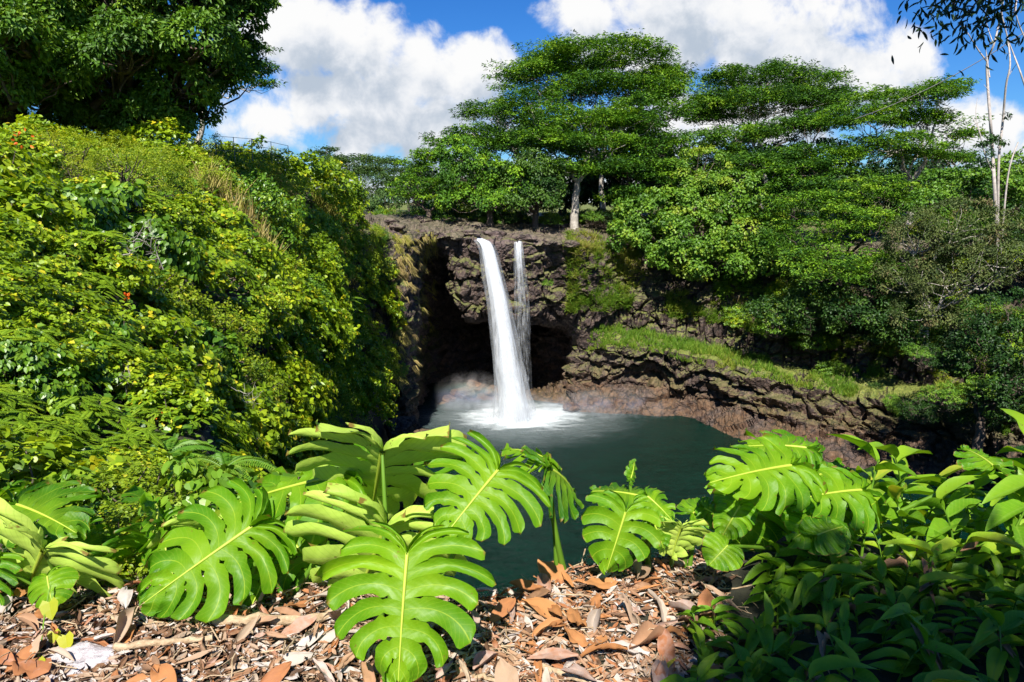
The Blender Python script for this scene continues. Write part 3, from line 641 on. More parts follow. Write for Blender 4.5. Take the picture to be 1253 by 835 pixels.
tree('albizia_tree', 'umbrella-shaped tree with a wide domed crown against the grey cloud', 'tree', gb(930,128), [(940,98,128,78,17),(888,125,126,36,20),(990,118,128,44,16),(940,128,126,88,20),(868,145,126,26,14)], M['alb'], M['bpale'], R=2.2, ncl=30, nl=95, L=.55, W=.2, seed=8, group=AG, fork=.55, inner=.1, tint0=.45)
tree('albizia_tree', 'feathery tree reaching right below the power line with airy tiers', 'tree', gb(1115,98), [(1105,118,98,62,14),(1150,108,98,32,10),(1062,145,96,55,22),(1135,148,97,45,18),(1150,190,96,36,16),(1085,180,94,55,22),(1165,165,97,22,8)], M['alb2'], M['bpale'], R=1.7, ncl=30, nl=90, L=.5, W=.17, seed=9, group=AG, fork=.4, tint0=.42)
tree('albizia_tree', 'bluish green tree below the left side of the umbrella-shaped crown', 'tree', gb(895,112), [(900,168,112,50,18),(880,190,111,35,20),(925,195,110,40,18)], M['alb'], M['bpale'], R=1.7, ncl=28, nl=90, L=.48, W=.2, seed=10, group=AG, tint0=.62)
tree('albizia_tree', 'mid green tree in front of the umbrella-shaped one and left of the feathery one', 'tree', gb(970,102), [(965,160,108,46,18),(1005,150,104,40,22),(945,200,100,48,24),(1000,205,96,58,30),(985,235,93,48,26)], M['alb2'], M['bark'], R=1.7, ncl=30, nl=90, L=.46, W=.2, seed=11, group=AG, tint0=.38)
tree('albizia_tree', 'dark layered tree leaning over the right side of the gorge', 'tree', gb(1035,88,20), [(1000,260,88,58,30),(1050,280,84,58,34),(1025,330,80,58,30),(1075,235,86,48,24),(980,300,84,38,28),(1090,330,80,40,30)], M['alb'], M['bark'], R=1.5, ncl=34, nl=90, L=.40, W=.18, seed=12, tint0=.55, zmin=-.6)
tree('kukui_tree', 'light green broadleaf tree hanging over the cliff right of the falls', 'tree', gb(860,97,22), [(798,258,96,42,24),(850,248,96,38,20),(845,288,94,62,28),(915,288,93,50,30),(782,286,95,34,22),(950,312,90,32,22),(878,325,92,48,20),(830,312,93,38,18),(905,235,96,35,25)], M['lime'], M['bark'], style='round', R=1.25, ncl=42, nl=75, L=.42, W=.34, seed=13, tint0=.5, zmin=-.7, inner=.1)
tree('broadleaf_tree', 'pale yellowish tree tucked below the bluish one, left above the light green tree', 'tree', gb(860,98,24), [(860,205,98,28,22),(880,225,96,30,16),(840,225,97,24,20)], M['lime'], M['bark'], style='round', R=1.1, ncl=38, nl=70, L=.36, W=.26, seed=14, tint0=.62)
tree('scrub_tree', 'greyish olive scrubby tree with brown tips on the right slope of the gorge', 'tree', gb(1150,76,14), [(1125,290,75,38,34),(1180,275,73,44,30),(1110,340,75,36,30),(1175,335,71,52,36),(1235,315,69,40,42),(1140,380,73,44,26)], M['olive'], M['bpale'], style='round', R=1.3, ncl=44, nl=90, L=.30, W=.14, seed=15, tint0=.5, zmin=-.6)
tree('broadleaf_tree', 'shaded dark tree at the right edge above the grassy terrace', 'tree', gb(1235,62,6), [(1235,400,62,48,50),(1195,430,64,32,34),(1255,470,58,42,42),(1215,490,61,26,20)], M['dark'], M['bark'], style='round', R=1.1, ncl=44, nl=90, L=.30, W=.2, seed=16, tint0=.4, zmin=-.8)
tree('broadleaf_tree', 'dark bushy tree directly under the dark layered one, above the terrace grass', 'tree', gb(1045,85,16), [(1000,375,82,40,26),(1060,385,78,50,26),(950,378,84,34,18),(1100,400,76,36,26)], M['dark'], M['bark'], style='round', R=1.2, ncl=44, nl=85, L=.32, W=.22, seed=17, tint0=.6, zmin=-.8)
tree('vine_covered_tree', 'tree smothered in bright round-leaved vines at the foot of the dead white tree', 'tree', gb(1195,82,20), [(1165,228,82,40,20),(1210,232,80,44,22),(1250,210,80,30,26),(1140,250,80,26,20)], M['lime'], M['bark'], style='round', R=1.2, ncl=44, nl=85, L=.34, W=.28, seed=18, tint0=.42, zmin=-.5)
# darker wood further back, seen through the gaps
for k, (px, py, Y, wx, wy) in enumerate([(540,225,135,40,30),(610,215,138,50,40),(690,215,140,50,42),(770,215,140,55,45),(850,215,142,50,42),(930,215,140,55,45),(1010,220,138,55,45),(1090,220,132,55,45),(1170,230,128,55,35),(1240,235,124,50,30),(655,160,136,45,30),(760,165,136,50,30)]):
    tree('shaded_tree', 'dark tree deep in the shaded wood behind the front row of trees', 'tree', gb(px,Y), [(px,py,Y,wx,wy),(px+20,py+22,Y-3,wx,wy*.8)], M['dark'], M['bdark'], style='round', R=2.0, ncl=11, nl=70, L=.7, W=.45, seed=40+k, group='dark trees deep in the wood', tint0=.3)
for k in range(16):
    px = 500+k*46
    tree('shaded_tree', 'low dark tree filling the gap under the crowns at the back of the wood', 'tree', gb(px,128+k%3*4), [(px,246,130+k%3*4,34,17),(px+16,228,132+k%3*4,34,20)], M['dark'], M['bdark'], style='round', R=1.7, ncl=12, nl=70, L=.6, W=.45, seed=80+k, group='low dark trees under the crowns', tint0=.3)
# far left trees beyond the brink
tree('albizia_tree', 'far flat-topped tree seen through the gap left of the main wood', 'tree', gb(450,165,24), [(440,197,165,50,9),(462,208,162,38,12),(425,215,160,30,12),(470,228,150,28,22),(440,240,150,40,16)], M['far'], M['bpale'], R=2.3, ncl=14, nl=80, L=.7, W=.25, seed=60, tint0=.45, fork=.5)
tree('albizia_tree', 'tiny far tree with a pale bare trunk just above the yellow grass', 'tree', gb(402,185,26), [(400,182,185,13,5),(394,188,185,8,4)], M['far'], M['bwhite'], R=1.6, ncl=14, nl=50, L=.6, W=.25, seed=61, tint0=.4)
tree('broadleaf_tree', 'round dark green tree in the gap below the far flat-topped one', 'tree', gb(490,120,24), [(478,248,120,22,16),(455,258,118,16,10)], M['far'], M['bark'], style='round', R=1.3, ncl=30, nl=60, L=.45, W=.3, seed=62)
# mango on the hilltop at the left
r = np.random.default_rng(5)
def mango(label, cx, cy, Y, rx, ry, n, seed, lim, base):
    r = np.random.default_rng(seed); lobes = []
    tries = 0
    while len(lobes) < n and tries < 4000:
        tries += 1
        px, py = cx+r.uniform(-1,1)*rx, cy+r.uniform(-1,1)*ry
        e = ((px-cx)/rx)**2+((py-cy)/ry)**2
        if e > 1 or not lim(px, py): continue
        YY = Y - 8.5*math.sqrt(1-e)*1.0; s_ = r.uniform(24, 44)*(1 if e < .75 else .7)
        if any((px-l[0])**2+(py-l[1])**2 < (.42*(s_+l[3]))**2 for l in lobes): continue
        lobes.append((px, py, YY+r.uniform(-1.2,1.2), s_, s_*.78, s_*Y/F*.8))
    return tree('mango_tree', label, 'tree', base, lobes, M['mango'], M['bark'], style='round', R=.95, ncl=105, nl=95, L=.34, W=.17, trunk_r=.6, seed=seed, fork=.3, inner=.0, tint0=.5, zmin=-.45)
mango('huge dark dense tree with billowing rounded crown on the hilltop at upper left', 150, 20, 50, 165, 150, 44, 21, lambda x, y: y < 150 and y > -110, P(165,150,48)-[0,0,3.0])
mango('dark rounded tree partly cut by the left edge beside the huge hilltop tree', -10, 40, 46, 105, 110, 26, 22, lambda x, y: x < 90 and y < 125 and y > -60, P(10,130,44)-[0,0,3.0])
tree('albizia_tree', 'thin airy tree poking out behind the huge hilltop tree', 'tree', P(235,140,70)-[0,0,2], [(308,58,72,22,8),(328,82,72,15,6),(318,102,72,19,6),(296,80,72,14,10)], M['alb'], M['bpale'], R=.95, ncl=55, nl=55, L=.34, W=.15, seed=63, trunk_r=.25, fork=.45, tint0=.45)
# dead white tree
root = empty('dead_tree', P(1216,230,75)); tag(root, 'bare bleached dead tree with forked branches at the right edge', 'tree')
g = Geo(); loc = np.array(root.location)
for pts, r0, r1 in [([(1220,300),(1217,230),(1214,180),(1212,150),(1209,110),(1208,76),(1216,55),(1222,30),(1228,-5)],.42,.13),([(1208,76),(1196,60),(1185,42),(1178,30)],.16,.06),([(1211,95),(1207,66),(1204,48)],.14,.05),
    ([(1221,290),(1222,200),(1227,150),(1231,105),(1236,80),(1233,48),(1226,18),(1228,0)],.30,.09),([(1262,130),(1249,90),(1240,66),(1233,48)],.2,.1),([(1216,215),(1204,185),(1198,160),(1190,144)],.16,.07),([(1198,160),(1194,140),(1196,120)],.08,.04),
    ([(1226,290),(1232,225),(1238,195),(1246,174)],.22,.14),([(1233,95),(1240,84),(1244,78)],.09,.04),([(1211,112),(1204,104)],.07,.04),([(1262,60),(1250,38),(1243,15),(1246,-8)],.16,.09),([(1216,55),(1208,32),(1204,8)],.1,.05)]:
    q = np.array([P(x, y, 75+.6*math.sin(x)) for x, y in pts]); k = len(q)*4
    c = cs(np.linspace(0, len(q)-1, k), np.arange(len(q)), q); V, Q = tube(c-loc, np.linspace(r0, r1, k)*.48, 7); g.add(V, Q)
g.obj('trunk', M['bwhite'], root, True)
g = Geo(); rr = np.random.default_rng(3); cc = np.array([P(1213+rr.normal()*9, 178+rr.normal()*14, 74.6) for _ in range(16)]); ball_clump(g, cc-loc, rdir(rr,16), np.full(16,.5), 50, .26, .16, rr, np.full(16,.5)); g.obj('creeper', M['dark'], root)
# power line
a, c = P(1168,92,60), P(1275,25,60)
q = np.array([a+(c-a)*t - [0,0,.15*4*t*(1-t)] for t in np.linspace(-1.2,1.3,30)]); g = Geo(); V, Q = tube(q, .035, 5); g.add(V, Q)
m, b = newmat('dark_cable'); d = b.new('ShaderNodeBsdfPrincipled'); d.inputs[0].default_value = (.03,.03,.035,1); b.l.new(d.outputs[0], b.out.inputs[0])
tag(g.obj('power_line', m), 'thin dark cable crossing the sky beside the dead white tree', 'cable')
# fence on the hilltop
root = empty('fence', P(305,180,52)); tag(root, 'thin metal railing on the hilltop against the white cloud', 'fence'); loc = np.array(root.location)
m, b = newmat('grey_metal'); d = b.new('ShaderNodeBsdfPrincipled'); d.inputs[0].default_value = (.16,.16,.17,1); d.inputs['Metallic'].default_value = .5; d.inputs['Roughness'].default_value = .5; b.l.new(d.outputs[0], b.out.inputs[0])
fpx = [(262,160,48),(285,162,49.5),(307,164,51),(331,168,53),(352,173,55.5)]
for (x, y, Y) in fpx:
    t_ = P(x, y, Y); g = Geo(); V, Q = tube([t_-loc-[0,0,.32], t_-loc-[0,0,1.9]], .024, 6); g.add(V, Q); g.obj('post', m, root)
for dz in (0, .48, .92):
    g = Geo(); V, Q = tube(np.array([P(x, y, Y)-loc-[0,0,dz+.35] for x, y, Y in fpx]), .016, 6); g.add(V, Q); g.obj('rail', m, root)
#@@SHRUBS
# ------------------------------------------------------------------ shrubs: a few built, the rest copied
def fronds(g, bases, dirs, Ls, r, npair=12, lw=.28, ll=.30, droop=.35, tint=.5, up=None, curl=0.):
    """pinnate fronds: arching rachis with paired leaflets"""
    for b0, d0, L0 in zip(bases, dirs, Ls):
        d0 = nrm(np.asarray(d0, float)); t = np.linspace(0, 1, 14)
        pts = b0 + d0*L0*t[:,None]; pts[:,2] -= droop*L0*t**2
        d = nrm(np.gradient(pts, axis=0)); side = nrm(np.cross(d, [0,0,1.])); nn = np.cross(side, d)
        V, Q = tube(pts, np.linspace(.012, .004, 14)*max(L0,.4), 4); g.add(V, Q, tint*.7)
        q = np.linspace(.12, .98, npair*2) ; i = q*13; i0_ = i.astype(int).clip(0,12); f = (i-i0_)[:,None]
        pp = pts[i0_]*(1-f)+pts[i0_+1]*f; dd = d[i0_]; ss_ = side[i0_]; nn_ = nn[i0_]
        sg = np.where(np.arange(npair*2) % 2, 1., -1.)[:,None]
        len_ = L0*ll*np.sin(PI*np.clip(q*.85+.12, 0, 1))**.7
        leafset(g, pp, ss_*sg + dd*.35 - nn_*.12, nn_ + r.normal(0,.15,(len(q),3)), len_, L0/npair*lw*1.9, T_RH, np.clip(tint+r.normal(0,.08,len(q)),0,1))
def shrub_mesh(kind, mat, seed, nclump=46, nl=22, leaf=.13, cl=.24, tpl=T_HE, flat=.75, wl=1.0, tintm=.45, ts=.14, yellow=.03, hang=0.):
    r = np.random.default_rng(seed); g = Geo(); w_ = Geo()
    u = rdir(r, nclump*3); u = u[u[:,2] > -.25][:nclump]; k = len(u)
    lump = 1+.22*np.sin(u[:,0]*5+seed)*np.cos(u[:,1]*4+seed*2)
    c = u*(lump*r.uniform(.55,1.0,k))[:,None]*np.array([1,1,flat])
    for q in range(0, k, 3):
        V, Q = tube(crooked([0,0,-.5], c[q], 5, .12, r), np.linspace(.03,.008,5), 4); w_.add(V, Q)
    o = np.repeat(c, nl, 0); un = np.repeat(u, nl, 0); t = np.repeat(np.clip(r.normal(tintm, ts, k), 0, 1), nl)
    off = rdir(r, k*nl)*r.uniform(.3,1,(k*nl,1))*cl*np.array([1,1,.55])
    pos = o+off; d = nrm(off*[1,1,.3]+r.normal(0,.05,(k*nl,3))*1) ; d[:,2] -= .25+hang; nn = un*.55 + r.normal(0,.38,(k*nl,3)) + [0,0,.75]
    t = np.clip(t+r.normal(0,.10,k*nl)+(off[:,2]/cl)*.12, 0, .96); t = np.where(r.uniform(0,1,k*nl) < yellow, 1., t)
    leafset(g, pos, d, nn, leaf*r.uniform(.55,1.2,k*nl), leaf*wl*r.uniform(.8,1.15,k*nl), tpl, t)
    return (g.mesh(kind+'_foliage', mat), w_.mesh(kind+'_stem', M['bark'], True))
def frond_mesh(kind, mat, seed, n=26, L=.75, npair=12, mode='spray', ll=.16, droop=.25):
    r = np.random.default_rng(seed); g = Geo(); w_ = Geo()
    if mode == 'spray':
        for i in range(n):
            u = rdir(r, 1)[0]; u[2] = abs(u[2])*.8; c = u*np.array([.75,.75,.55])*r.uniform(.4,1)
            nf = 4
            ds = [nrm(np.array([math.cos(a), math.sin(a), r.uniform(-.1,.3)])) for a in r.uniform(0, 2*PI, nf)]
            fronds(g, [c]*nf, ds, r.uniform(.5,.85,nf)*L, r, npair, .75, ll, droop, r.uniform(.3,.75))
            if i % 2 == 0:
                V, Q = tube(crooked([0,0,-.5], c, 5, .1, r), np.linspace(.03,.008,5), 4); w_.add(V, Q)
    else:
        a = r.uniform(0, 2*PI)
        for i in range(n):
            a += 2.4; el = r.uniform(.25, .95)
            fronds(g, [np.array([0,0,0.])], [np.array([math.cos(a), math.sin(a), el])], [L*r.uniform(.75,1.1)], r, npair, .72, ll, droop*1.6, r.uniform(.35,.75))
        V, Q = tube([[0,0,-.9],[0.02,0,-.4],[0,0,0.02]], [.07,.06,.05], 6); w_.add(V, Q)
    return (g.mesh(kind+'_foliage', mat), w_.mesh(kind+'_stem', M['bark'], True))
KINDS = {
 'hib_n': [shrub_mesh('hibiscus', M['hib'], s, 54, 20, .145, .25, yellow=.025) for s in (1,2,3)],
 'hib_m': [shrub_mesh('hibiscus', M['hib'], s, 66, 24, .11, .21, yellow=.04) for s in (4,5)],
 'hib_f': [shrub_mesh('hibiscus', M['hib'], s, 90, 30, .075, .17, yellow=.03) for s in (6,7)],
 'sml_n': [shrub_mesh('small_leaf', M['yel'], s, 60, 34, .08, .2, T_OV, wl=.75, tintm=.35, yellow=.03) for s in (8,9)],
 'sml_f': [shrub_mesh('small_leaf', M['yel'], s, 95, 40, .045, .16, T_RH, wl=.8, tintm=.45) for s in (10,11)],
 'vin_n': [shrub_mesh('vine', M['vine'], s, 50, 20, .17, .26, T_HE, wl=.85, hang=.7, flat=1., tintm=.4) for s in (12,13)],
 'vin_f': [shrub_mesh('vine', M['vine'], s, 90, 32, .08, .19, T_OV, wl=.7, hang=.6, flat=1.) for s in (14,)],
 'mim_n': [frond_mesh('feathery', M['mim'], s, 24, .8, 15) for s in (15,16)],
 'mim_f': [frond_mesh('feathery', M['mim'], s, 34, .55, 9) for s in (17,)],
 'fern': [frond_mesh('fern', M['fern'], s, 13, 1.25, 22, 'rosette', .20, .4) for s in (18,19)],
 'drk': [shrub_mesh('dark', M['dark'], s, 70, 30, .08, .2, T_OV, wl=.6, tintm=.5) for s in (20,)],
 'lim': [shrub_mesh('lime', M['lime'], s, 80, 30, .075, .18, T_OV, wl=.8, tintm=.5) for s in (21,)],
}
NAMES = {'hib': ('hibiscus_shrub', 'shrub'), 'sml': ('small_leaved_shrub', 'shrub'), 'vin': ('climbing_vine', 'vine'), 'mim': ('feathery_shrub', 'shrub'), 'fer': ('fern', 'fern'), 'drk': ('dark_shrub', 'shrub'), 'lim': ('light_green_shrub', 'shrub')}
nsh = {}
def put_shrub(kind, loc, sc, r, label, group, tilt=None, zs=1.0, stems=True):
    ms = KINDS[kind]; fol, stm = ms[int(r.integers(len(ms)))]
    nm, cat = NAMES[kind[:3]]
    o = empty(nm, loc, r.uniform(0, 6.28)); tag(o, label, cat, group); o.scale = (sc, sc, sc*zs)
    if tilt is not None:
        q = Vector((0,0,1)).rotation_difference(Vector(tilt)); e = q.to_euler(); o.rotation_euler = (e.x, e.y, e.z + r.uniform(0,6.28)) if abs(e.x)+abs(e.y) < .01 else (q @ __import__('mathutils').Euler((0,0,r.uniform(0,6.28))).to_quaternion()).to_euler()
    f = bpy.data.objects.new('foliage', fol); C.objects.link(f); f.parent = o
    if stems: s_ = bpy.data.objects.new('stem', stm); C.objects.link(s_); s_.parent = o
    return o
r = np.random.default_rng(77)
LAB = {
 'hib': ('round-leaved hibiscus shrub', 'round-leaved shrubs'), 'sml': ('yellow-green small-leaved shrub', 'small-leaved shrubs'), 'vin': ('trailing broad-leaved vine', 'trailing vines'),
 'mim': ('feathery fine-leaved shrub', 'feathery shrubs'), 'fer': ('green fern', 'ferns'), 'drk': ('dark shady shrub', 'dark shrubs'), 'lim': ('light green shrub', 'light green shrubs')}
def zone(px, py, Y):
    if Y < 9.5: return 'low down on the near bank behind the monstera plants'
    if py < 230: return 'high on the left hillside near its skyline' if px > 200 else 'high on the left hillside under the dark hilltop trees'
    if px > 370: return 'on the gorge side of the left hillside beside the rock wall'
    return 'covering the middle of the sunny left hillside'
acc = []
NC = 30000
cY = 3.6 + (88-3.6)*r.uniform(0,1,NC)**1.8; cX = r.uniform(-.86,.1,NC)*(cY+1.5); cz = hz(cX, cY)
cpx, cpy, cdp = toPix(np.stack([cX, cY, cz+.4], 1)); csd = sdist(cX, cY)
cR = np.clip(.050*cdp, .36, 2.9)*r.uniform(.8,1.35,NC)
okm = ~((csd < -1.5) & (cY > 28)) & (cpx > -90) & (cpx < 545) & (cpy < 760) & (cz > 1) & (csd < 24) & ~((cY < 5) & (cX > -2)) & ~((cY < 6.5) & (cX > -1.6)) & ~((cY > 70) & (cpx > 470))
cpos = np.stack([cX, cY, cz*.8], 1); A_ = np.zeros((0,3)); AR = np.zeros(0)
for i in np.nonzero(okm)[0]:
    if len(A_) and (np.linalg.norm(A_-cpos[i], axis=1) < .69*(AR+cR[i])).any(): continue
    A_ = np.vstack([A_, cpos[i]]); AR = np.append(AR, cR[i]); acc.append((cX[i], cY[i], cz[i], cR[i], cpx[i], cpy[i], csd[i]))
    if len(acc) >= 560: break
print('SHRUBS', len(acc))
for (X, Y, z, R_, px, py, s) in acc:
    lod = 'n' if Y < 21 else ('m' if Y < 48 else 'f')
    q = vnoise(np.array([[X*.22, Y*.22, 3.]]), 5)[0] + r.normal(0, .22)
    if Y > 30 and py < 262: sp_k = 'sml' if q > -.25 else 'hib'
    elif q < -.60: sp_k = 'mim'
    elif q < .22: sp_k = 'hib'
    elif q < .40: sp_k = 'vin'
    else: sp_k = 'sml'
    if s < -1.5: sp_k = r.choice(['drk','vin','mim','hib'])
    key = sp_k+'_'+lod if sp_k != 'drk' else 'drk'
    if key not in KINDS: key = sp_k+('_f' if lod != 'n' else '_n')
    e = .4; nx = -(hz(X+e,Y)[0]-hz(X-e,Y)[0])/(2*e); ny = -(hz(X,Y+e)[0]-hz(X,Y-e)[0])/(2*e)
    nv = np.array([np.clip(nx,-2,2)*.6, np.clip(ny,-2,2)*.6, 1.0]); nv /= np.linalg.norm(nv)
    zn = zone(px, py, Y)
    put_shrub(key, np.array([X,Y,z])+nv*R_*r.uniform(0,.75), R_*r.uniform(.9,1.15), r, LAB[sp_k][0]+' '+zn, LAB[sp_k][1]+' '+zn, nv, r.uniform(.8,1.15), stems=Y < 30)
# second sparse layer of taller individual sprays to break the surface
def hillpoint(px, py):
    """where the sight line through a pixel meets the hillside"""
    Ys = np.linspace(3, 90, 300); q = P(px, py, 1.0)-[0,0,CAMZ]; q = Ys[:,None]*q+[0,0,CAMZ]; zz = hz(q[:,0], q[:,1])
    i = np.argmax(q[:,2] < zz); return np.array([q[i,0], q[i,1], zz[i]]), Ys[i]
for (px, py, kind, sc) in [(395,385,'mim_n',1.5),(330,380,'mim_n',1.4),(120,330,'mim_f',1.6),(150,270,'mim_f',2.0),(250,540,'mim_n',1.1),(60,560,'mim_n',1.0),(110,470,'mim_n',1.2),(215,600,'mim_n',.8),(480,250,'mim_f',2.2)]:
    q, Y = hillpoint(px, py); put_shrub(kind, q+[0,0,sc*.3*min(1, Y/12)], sc*Y/16*.62, r, 'bright feathery spray standing proud of the left hillside', 'bright feathery sprays')
for (px, py, sc) in [(120,600,1.0),(160,590,.9),(70,600,.9),(20,575,.9),(200,560,.8),(45,530,1.0),(275,575,.7)]:
    Y = {600:6.2,590:6.6,575:6.5,560:8,530:8.5}[py]; q = P(px, py, Y)
    put_shrub('fern', q, sc*Y/9.0, r, 'arching green fern at the foot of the left hillside behind the monsteras', 'ferns at the foot of the left hillside')
for (px, py) in [(5,450),(40,462),(75,472),(110,468),(145,482),(185,500),(20,490),(60,505),(225,515),(130,445)]:
    q, Y = hillpoint(px, py); put_shrub('hib_n' if px % 2 else 'vin_n', q+[0,0,.15], Y*.052, r, 'round-leaved bush above the ferns at the foot of the left hillside', 'round-leaved bushes above the ferns')
# bare twigs
tw = np.random.default_rng(9)
for (px, py, Y, sz) in [(148,315,15,.8),(200,330,15.5,.9),(310,500,15,.7),(160,505,10.5,.6),(0,520,8,.7)]:
    root = empty('bare_branch', P(px, py, Y-1.0)); tag(root, 'bare grey twiggy branch sticking out of the green shrubs on the left hillside', 'branch', 'bare twigs on the left hillside')
    g = Geo(); a0 = nrm(np.array([tw.uniform(-.3,1), tw.uniform(-.6,.1), tw.uniform(.3,1)]))*sz
    main = crooked([0,0,0], a0, 9, .1, tw); V, Q = tube(main, np.linspace(.010,.004,9)*Y/12, 5); g.add(V, Q)
    for i in range(2, 9):
        for _ in range(2):
            q = crooked(main[i], main[i]+nrm(a0+tw.normal(0,.7,3)*sz)*sz*tw.uniform(.2,.5), 5, .12, tw); V, Q = tube(q, np.linspace(.004,.002,5)*Y/12, 4); g.add(V, Q)
    g.obj('twig', M['bpale'], root, True)
# orange blossoms and yellowed leaves on the left hillside
g = Geo()
T_FL = T_OV
k = 0
for (px, py) in [(45,290),(80,298),(62,328),(142,337),(155,364),(160,350),(229,464),(250,460),(195,508),(143,396),(103,358),(185,390),(35,440),(80,453),(8,262),(30,170),(230,500)]:
    q, Y = hillpoint(px, py); Y2 = Y-.062*Y; q = P(px, py, Y2)
    root = tag(empty('orange_blossom', q), 'small cluster of orange red blossom among the green shrubs', 'flower', 'orange blossoms on the left hillside')
    n = 12; gg = Geo(); u = rdir(tw, n); leafset(gg, u*.03, u, rdir(tw, n), .07*Y/13, .05*Y/13, T_OV, tw.uniform(0,1,n)); gg.obj('petal', M['flow'], root)
# ------------------------------------------------------------------ shrubs and creepers on the gorge cliff
def cliff_shrub(sv, tv, kind, sc, lab, grp, off=.2):
    q, n = cliff_at(sv, tv); nv = nrm(n*.7+[0,0,.6]); return put_shrub(kind, q+nv*off*sc, sc, r, lab, grp, nv, 1, False)
for i in range(60):   # right slope above the columns
    sv = r.uniform(12.2, 18.6); tv = r.uniform(5.0, 6.6)
    cliff_shrub(sv, tv, r.choice(['drk','lim','vin_f','hib_f','mim_f']), r.uniform(1.3,2.4), 'leafy shrub on the slope between the terrace columns and the overhanging trees', 'shrubs on the slope right of the falls')
for i in range(40):
    sv = r.uniform(14.3, 18.8); tv = r.uniform(3.4, 5.2)
    cliff_shrub(sv, tv, r.choice(['drk','lim','vin_f','sml_f']), r.uniform(.7,1.5), 'low leafy shrub along the back of the grassy terrace at right', 'shrubs on the right end of the terrace')
for i in range(16):
    sv = r.uniform(15.5, 18.5); tv = r.uniform(2.5, 3.2)
    cliff_shrub(sv, tv, 'lim' if i % 2 else 'sml_f', r.uniform(.8,1.3), 'bright yellow-green creeper hanging over the lower rock band at right', 'bright creepers on the right rock band')
for i in range(42):   # left rock wall
    sv = r.uniform(0.6, 2.35); tv = r.uniform(2.3, 6.3)
    cliff_shrub(sv, tv, r.choice(['drk','lim','sml_f','hib_f']), r.uniform(.8,1.6), 'creeper clinging to the rock wall left of the cave', 'creepers on the left rock wall')
for (px, py, Y, sc, kind, lab) in [(487,378,82,1.0,'drk','dark green bush clinging to the rock wall left of the cave'),(462,418,79,1.0,'drk','dark green bush lower on the rock wall left of the cave'),(450,478,76,1.5,'mim_f','drooping fern clump at the foot of the left rock wall'),
     (670,348,90,.9,'lim','small bright bush on the rock right of the thin fall'),(676,272,100,1.6,'lim','yellow-green bush at the edge of the wood above the thin fall'),(724,268,101,1.8,'lim','bright bush on the brink right of the straight trunk'),(690,300,91,.7,'sml_f','small bush below the brink right of the thin fall')]:
    put_shrub(kind, P(px, py, Y), sc, r, lab, None)
for i in range(64):   # edge of the wood on the plateau
    px = r.uniform(470, 1000); Y = r.uniform(102, 112); q = gb(px, Y, 26.6)
    put_shrub(r.choice(['drk','drk','hib_f','lim']), q, r.uniform(1.8,3.4), r, 'low bush at the shady foot of the wood behind the falls', 'bushes at the foot of the wood')
for i in range(34):
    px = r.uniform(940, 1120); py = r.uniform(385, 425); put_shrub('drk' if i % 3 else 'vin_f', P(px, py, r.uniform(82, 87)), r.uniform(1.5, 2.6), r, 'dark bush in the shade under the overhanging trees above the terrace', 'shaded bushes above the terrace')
for i in range(26):
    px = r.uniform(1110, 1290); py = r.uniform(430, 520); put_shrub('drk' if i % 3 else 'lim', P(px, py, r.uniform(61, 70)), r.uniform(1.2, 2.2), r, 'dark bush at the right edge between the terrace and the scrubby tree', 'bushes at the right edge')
for i in range(14):   # trees and bushes closing the gap left of the falls
    px = r.uniform(455, 560); Y = r.uniform(103, 118); q = gb(px, Y, 26.6)
    put_shrub(r.choice(['hib_f','mim_f','sml_f']), q, r.uniform(2,3.2), r, 'bright bush between the left hillside and the wood behind the falls', 'bushes left of the wood')
# ------------------------------------------------------------------ grass (nobody could count it)
def blades(g, base, n, L, W, r, lean=.35, tint=.5, droop=0., out=None):
    k = len(base); pos = np.repeat(base, n, 0)+r.normal(0, .12, (k*n,3))*[1,1,.1]*np.repeat(np.broadcast_to(L,(k,)), n)[:,None]
    d = np.array([0,0,1.])+r.normal(0, lean, (k*n,3)); 
    if out is not None: d = d*(1-droop) + np.repeat(out, n, 0)*.6 - [0,0,droop]
    leafset(g, pos, d, rdir(r, k*n)*[1,1,.3], np.repeat(np.broadcast_to(L,(k,)), n)*r.uniform(.5,1.2,k*n), W, T_BL, np.clip(np.repeat(np.broadcast_to(tint,(k,)), n)+r.normal(0,.14,k*n), 0, 1))
T_BL = (np.array([[-.5,0,0],[.5,0,0],[.35,.55,-.03],[-.35,.55,-.03],[0,1,-.22]]), np.array([[0,1,2,3],[3,2,4,4]]))
T_BL = (T_BL[0], np.array([[0,1,2],[0,2,3],[3,2,4]]))
r = np.random.default_rng(31)
def grassobj(nm, label, mat, g): o = g.obj(nm, mat); tag(o, label, 'grass', kind='stuff'); return o
g = Geo()
K = 2300; sv = r.uniform(9.3, 17.6, K); tv = r.uniform(2.85, 4.1, K)
q = np.array([cliff_at(a, c)[0] for a, c in zip(sv, tv)]); pxx, pyy, _ = toPix(q)
ms_ = fbm(q*.28, 2, 55) > -.05; q = q[ms_]; K = len(q)
blades(g, q, 14, r.uniform(.3,1.0,K)*(1+.6*fbm(q*.2,2,56)), .07, r, .3, np.clip(.55+.35*fbm(q*.15,2,3),0,1)); grassobj('terrace_grass', 'long bright grass along the rock terrace above the pool', M['grass'], g)
g = Geo(); K = 1900; K = 2800; sv = np.concatenate([r.uniform(8.4, 11.6, 1500), r.uniform(11, 18, 1300)]); tv = r.uniform(4.6, 6.5, K)
q = np.array([cliff_at(a, c)[0] for a, c in zip(sv, tv)]); m_ = (fbm(q*.2, 2, 8) > -.15) & (q[:,2] > 3); q = q[m_]
blades(g, q, 15, r.uniform(.6,1.4,len(q)), .08, r, .4, np.clip(.6+.35*fbm(q*.2,2,4),0,1), .25, np.broadcast_to([0,-1.,0],(len(q),3))); grassobj('slope_grass', 'rough yellow-green grass on the steep slope right of the falls', M['grass'], g)
